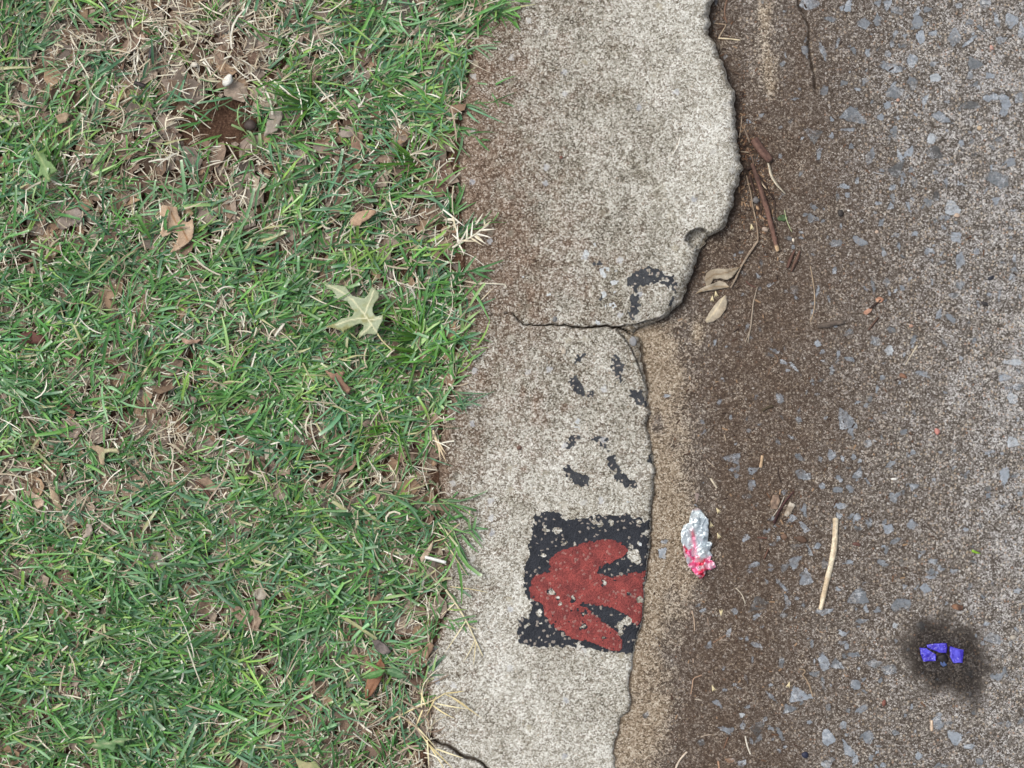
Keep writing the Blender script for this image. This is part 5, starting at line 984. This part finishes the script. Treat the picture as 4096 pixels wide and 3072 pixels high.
# wood chips and red twig in the centre gutter
flat_mesh_chip = lambda label, pts, c1, c2, seed, th=9: tag(flat_mesh('wood_chip', pts, zone_z(*pts[0]) + 12, M_WOOD, c1, c2, curl=2, thick=th, seed=seed, step=7, jag=2), label, 'wood chip')
flat_mesh_chip('brown grained wood chip left of the red twig', rz([(45, 960), (95, 955), (105, 1010), (85, 1085), (25, 1075), (22, 1020)], 3072, 1536), lin(150, 122, 96), lin(112, 88, 70), 51)
flat_mesh_chip('pale weathered wood chip right of the red twig', rz([(190, 1020), (238, 1045), (200, 1120), (165, 1150), (142, 1130)], 3072, 1536), lin(196, 184, 162), lin(152, 134, 110), 52)
stick('red_twig', 'dark red twig lying between two wood chips', 'twig', [(3174, 1966), (3140, 2006), (3118, 2040), (3096, 2092)], [2.4, 3.6, 4.6, 6], lin(92, 56, 54), seed=53, lift=3)
stick('straw', 'thin whitish stem under the red twig', 'straw', [(3137, 1986), (3118, 2030), (3093, 2064)], 2.2, lin(176, 164, 144), seed=54, lift=5)
stick('thin_twig', 'dark crooked twig just above the wood chips', 'twig', [(3112, 1870), (3114, 1905), (3124, 1930)], 2.4, lin(66, 50, 42), seed=55)
stick('cream_stem', 'smooth cream coloured stem piece lying in the road', 'stem', [(3343, 2074), (3342, 2105), (3340, 2150), (3336, 2200), (3324, 2260), (3311, 2310), (3297, 2370), (3282, 2438)], [12, 10.5, 11.5, 12.5, 11, 11.5, 10.5, 9], lin(226, 208, 168), lin(204, 178, 134), 56, rough=.1)
stick('wood_peg', 'short pale wood peg standing out in the silt right of the gutter', 'stick', [(3050, 1823), (3046, 1846), (3042, 1869)], 6.5, lin(206, 170, 118), lin(186, 146, 96), 57)
stick('wood_peg', 'small tan wood peg below the wet stain', 'stick', [(3072 + 812 / 1.239, 2304 + 716 / 1.239), (3072 + 812 / 1.239, 2304 + 768 / 1.239)], 6, lin(204, 164, 124), lin(226, 196, 160), 58)
stick('splinter', 'cream forked splinter above the foil wrapper', 'splinter', [(2842, 1914), (2854, 1932), (2868, 1952)], [4, 4.4, 3.4], lin(200, 184, 152), seed=59)
stick('splinter', 'hair thin pale sliver up left of the forked splinter', 'splinter', [(2826, 1838), (2842, 1856), (2858, 1868)], 1.8, lin(184, 162, 132), seed=60)
t = tag(empty('wood_chip', 0, 0), 'brown and tan chip above the wet stain on the road', 'wood chip')
flat_mesh('chip', rz([(905, 150), (930, 140), (968, 150), (965, 172), (920, 165)], 3072, 2304, 1.239), zone_z(3830, 2430) + 10, M_WOOD, lin(150, 104, 68), lin(84, 58, 44), curl=3, thick=8, seed=62, step=6, parent=t)
tag(flat_mesh('green_sliver', rz([(1762, 1430), (1790, 1440), (1842, 1468), (1800, 1466), (1760, 1452)], 3072, 1536), zone_z(3900, 2208) + 6, M_GLEAF, lin(146, 184, 52), lin(120, 166, 60), curl=3, seed=63, step=6), 'bright lime green plant sliver in the lower right road', 'plant scrap')
tag(flat_mesh('green_scrap', rz([(78, 230), (100, 200), (140, 195), (170, 220), (150, 250), (95, 250)], 3072, 768), zone_z(3128, 872) + 4, M_GLEAF, lin(78, 104, 60), lin(60, 84, 50), curl=3, seed=64, step=6), 'dull green leaf scrap at the foot of the twig pile', 'plant scrap')
stick('thin_twig', 'yellow green thin stem over the dull green scrap', 'twig', [(3138, 840), (3146, 880), (3156, 905), (3167, 926)], 1.9, lin(170, 178, 120), seed=65, lift=5)
stick('root_fibre', 'curly brown rootlet in the silt left of the road middle', 'fibre', [(3072, 1500), (3082, 1470), (3100, 1458), (3114, 1446), (3112, 1425), (3098, 1418)], 1.7, lin(132, 100, 70), seed=66)
GS = 'straws and slivers scattered in the gutter'
for i, (lab, o, k, pts, r, c) in enumerate([
  ('thin straw bending right beside the kerb at the top of the gutter', (2048, 0), 2.16, [(1850, 210), (1820, 270), (1780, 335)], 2.6, lin(186, 160, 124)),
  ('pale straw lying crosswise at the top of the gutter', (2048, 0), 2.16, [(1785, 330), (1880, 335), (1972, 348)], 3.2, lin(216, 196, 150)),
  ('brown stem running down from the top edge of the gutter', (2048, 0), 2.16, [(1862, -20), (1840, 60), (1835, 130), (1860, 200)], 3, lin(134, 98, 72)),
  ('fine brown hair curving away from the upper kerb edge', (2048, 0), 2.16, [(1870, 585), (1930, 630), (2050, 668)], 1.4, lin(118, 92, 72)),
  ('fine straw crossing another at the top of the gutter', (2048, 0), 2.16, [(1750, 200), (1850, 212)], 1.8, lin(186, 158, 120)),
  ('slim cream straw on the upper kerb top', (2048, 0), 2.16, [(1452, 1190), (1435, 1265), (1388, 1336)], 2.2, lin(224, 218, 202)),
  ('vertical tan sliver in the silt below the foil wrapper', (2048, 2304), 2.16, [(1555, 300), (1575, 380), (1578, 475)], 2.8, lin(172, 144, 114)),
  ('bent cream straw right of the vertical tan sliver', (2048, 2304), 2.16, [(1932, 102), (1990, 160), (2015, 242)], 1.9, lin(198, 184, 156)),
  ('short curved sliver below the standing spikelet', (2048, 2304), 2.16, [(1692, 360), (1688, 395), (1702, 432)], 1.7, lin(160, 132, 106)),
  ('tiny upright pale sliver in the lower gutter', (2048, 2304), 2.16, [(1566, 715), (1566, 752)], 2.6, lin(180, 152, 126)),
  ('crooked tan stalk with a rusty foot in the lower gutter', (2048, 2304), 2.16, [(1640, 856), (1560, 884), (1562, 940), (1545, 1022)], 2.2, lin(180, 140, 104)),
  ('dark slender twig slanting in the lower gutter', (2048, 2304), 2.16, [(1822, 1148), (1740, 1200), (1648, 1252)], 2.4, lin(96, 78, 64)),
  ('short white straw beside the crooked stalk', (2048, 2304), 2.16, [(1580, 1064), (1642, 1074)], 1.9, lin(196, 180, 156)),
  ('flat brown sliver left of the bottom spikelet', (2048, 2304), 2.16, [(1480, 1248), (1518, 1300)], 2.4, lin(122, 98, 80)),
  ('arched pale fibre in the lowest gutter', (2048, 2304), 2.16, [(1725, 1372), (1680, 1372), (1630, 1392)], 1.8, lin(190, 168, 140)),
  ('cream bent straw with an angular tip at the bottom right of the gutter', (2048, 2304), 2.16, [(2015, 1385), (2035, 1480), (2060, 1540)], 3, lin(216, 206, 184)),
  ('broad cream straw reaching up from the bottom edge', (2048, 2304), 2.16, [(1512, 1520), (1460, 1575), (1430, 1620), (1410, 1680)], 4.2, lin(208, 188, 160)),
  ('orange stub cut by the bottom edge of the gutter', (2048, 2304), 2.16, [(1782, 1600), (1792, 1680)], 4, lin(190, 140, 96)),
  ('thin orange needle pointing at a white stone in the lower gutter', (2048, 2304), 2.16, [(1740, 576), (1850, 510)], 1.8, lin(156, 112, 74)),
  ('frayed rusty fibre bundle near the bottom of the gutter', (2048, 2304), 2.16, [(1832, 1490), (1850, 1440), (1870, 1392)], 3.4, lin(118, 82, 56)),
  ('brown flattened stem scrap right of the foil wrapper', (2048, 1536), 2.16, [(2120, 1325), (2205, 1332)], 4, lin(110, 72, 54)),
  ('rough brown splint right of the foil wrapper tip', (2048, 1536), 2.16, [(2215, 1430), (2180, 1510)], 5, lin(112, 76, 56)),
  ('tiny pale thread up and right of the brown bits', (2048, 1536), 2.16, [(1835, 440), (1848, 488)], 2, lin(186, 160, 126)),
  ('looped tan stalk of a tangled seed head left of the purple pieces', (3072, 2304), 1.239, [(155, 462), (185, 462), (190, 480), (165, 485), (190, 510), (205, 540), (215, 575), (222, 598)], 3.2, lin(158, 132, 98)),
  ('thin grey fibre in the upper road stones', (3072, 0), 2.16, [(905, 1485), (950, 1500), (1000, 1505)], 1.8, lin(170, 170, 170)),
  ('olive brown leaf rib at the left of the road middle', (3072, 1536), 2.16, [(-50, 230), (0, 200), (40, 190)], 5, lin(96, 82, 54))]):
    stick('straw', lab, 'straw', [(o[0] + a / k, o[1] + b / k) for a, b in pts], r, c, seed=100 + i, group=GS, rough=.1)
tag(flat_mesh('petal', rz([(1578, 940), (1622, 948), (1608, 1000), (1592, 1032), (1585, 985)], *A3), zone_z(2788, 1985) + 4, M_LEAF, lin(156, 134, 122), None, curl=2, seed=66, step=6), 'thin pinkish brown petal just above the foil wrapper', 'petal')

# ------------------------------------------------------------------ foil wrapper
def facet(x, y):
    r = random.Random(3); z = np.zeros(len(x))
    for cnt, sl, hh in ((34, .75, 7), (130, .55, 3)):
        q = np.array([(2710 + r.random() * 170, 2020 + r.random() * 310, r.gauss(0, sl), r.gauss(0, sl), r.random() * hh) for _ in range(cnt)])
        d = np.hypot(x[:, None] - q[None, :, 0], (y[:, None] - q[None, :, 1]) * .8); i = d.argmin(1)
        z += np.clip(q[i, 4] + (x - q[i, 0]) * q[i, 2] + (y - q[i, 1]) * q[i, 3], -9, 14)
    return z + 8
def foilcol(x, y, c):
    k = (y - 2212) / 34 + (fbm(x, y, 34, 5, 3) - .5) * 3.2 + (x - 2790) / 90 * -.2
    m = sm(.0, .5, k)[:, None] * (.45 + .55 * sm(.35, .6, vn(x, y, 12, 77)))[:, None]
    stripe = (np.exp(-((x - (2768 + (y - 2110) * .14)) / 9) ** 2) * sm(2105, 2135, y) * sm(2240, 2190, y))[:, None] * .8
    m = np.maximum(m, stripe); redc = np.where((vn(x, y, 26, 78) > .5)[:, None], L3(206, 30, 70)[None], L3(226, 96, 140)[None])
    tip = sm(2048, 2036, y)[:, None] * .7
    c = c * (1 - m) + redc * m
    lines = (sm(.42, .5, np.abs(vn(x, y + x * .5, 15, 90) - .5) * 2))[:, None] * 0
    return c * (1 - tip) + L3(176, 140, 138)[None] * tip
n = N('crumpled_foil', .32, .6); c_ = n.attr('Col', True)
dk_ = n.rng(n.noise(24, 5, .7, 1.2), .52, .64)
n.set(Base_Color=n.mix(n.math('MULTIPLY', dk_, .6), c_, n.mix(1, c_, (.45, .55, .58, 1), 'MULTIPLY')), Metallic=.35, Normal=n.bump(n.noise(16, 4, .6, 1.0), 3, .5))
foil_ol = rz([(1555, 1085), (1610, 1075), (1640, 1095), (1665, 1140), (1695, 1170), (1700, 1260), (1695, 1360), (1730, 1375), (1720, 1410), (1705, 1440), (1735, 1480), (1710, 1520), (1750, 1540), (1765, 1580), (1720, 1605), (1680, 1610), (1660, 1655), (1630, 1685), (1580, 1640), (1530, 1580), (1490, 1480), (1470, 1390), (1460, 1290), (1480, 1220), (1530, 1200), (1540, 1150)], *A3)
tag(flat_mesh('foil_wrapper', foil_ol, zone_z(2790, 2170) + 10, n.m, lin(222, 230, 232), lin(196, 206, 212), curl=6, thick=1.5, step=4.2, jag=3, seed=9, colfn=foilcol, smooth=False, zfn=facet), 'crumpled silver white foil wrapper with pink red lower end in the gutter', 'wrapper')
# ------------------------------------------------------------------ purple shell-like pieces in the wet patch
n = N('purple_glaze', .22, .6); c_ = n.attr('Col', True)
n.set(Base_Color=n.mix(n.rng(n.noise(13, 4, .7), .6, .7), n.mix(n.rng(n.noise(26, 4, .7, off=4), .4, .6), c_, n.mix(1, c_, (.55, .5, .75, 1), 'MULTIPLY')), lin(176, 174, 236)), Normal=n.bump(n.noise(11, 3, .6), 5, .9))  # pale blue blotches are highlights painted into the violet colour
for lab, pts, sd2, tilt in [('left violet blue shard of the three in the wet stain', [(752, 355), (785, 358), (805, 372), (833, 388), (832, 420), (800, 422), (770, 424), (760, 395)], 1, (.0, .15)),
   ('top violet blue shard of the three in the wet stain', [(788, 342), (830, 336), (886, 334), (888, 360), (884, 382), (850, 380), (815, 366), (790, 356)], 2, (.1, -.1)),
   ('right violet blue shard of the three in the wet stain', [(903, 348), (925, 356), (970, 366), (968, 400), (964, 430), (920, 432), (904, 400)], 3, (-.1, .1))]:
    pp = rz(pts, 3072, 2304, 1.239); zz = zone_z(*pp[0])
    tag(flat_mesh('purple_shard', pp, zz + 12, n.m, lin(104, 100, 226), lin(66, 52, 178), curl=3, thick=7, step=6, jag=2, seed=sd2 + 400, zfn=lambda x, y, t=tilt, p=pp: (x - p[0][0]) * t[0] + (y - p[0][1]) * t[1]), lab, 'shard', 'violet blue shards in the wet stain')
nut('dark_residue', 'black wet residue between the violet shards', 'residue', 3072 + 865 / 1.239, 2304 + 410 / 1.239, 22, 20, .3, lin(40, 34, 34), seed=33, h=.25, jit=.3)
tag(flat_mesh('blue_chip', rz([(855, 425), (872, 422), (888, 440), (870, 450), (856, 440)], 3072, 2304, 1.239), zone_z(3775, 2655) + 6, M_SEED, lin(74, 92, 134), None, curl=1, thick=4, seed=77, step=5), 'small dull blue chip below the violet shards', 'chip')
nut('kerb_pebble', 'orange brown grain stuck on the upper kerb top', 'pebble', 2048 + 425 / 2.16, 1360 / 2.16, 7, 7, 0, lin(134, 78, 54), seed=41)
nut('kerb_pebble', 'rusty pebble in the left side of the kerb beside the worn figures', 'pebble', 2048 + 60 / 2.16, 1536 + 550 / 2.16, 10, 9, 0, lin(116, 78, 58), seed=42)
nut('kerb_pebble', 'round beige pebble set in the kerb below the crack', 'pebble', 2048 + 450 / 2.16, 768 + 1380 / 2.16, 10, 12, 0, lin(176, 160, 136), seed=43, h=.4)
nut('kerb_pebble', 'blue grey pebble on the kerb just above the crack', 'pebble', 2048 + 368 / 2.16, 768 + 1100 / 2.16, 9, 12, 0, lin(110, 112, 112), seed=44, h=.4)
nut('kerb_pebble', 'smooth grey stone set in the chipped ledge beside the crack', 'pebble', 2048 + 1045 / 2.16, 768 + 1290 / 2.16, 16, 19, -.3, lin(138, 139, 140), seed=45, h=.12)
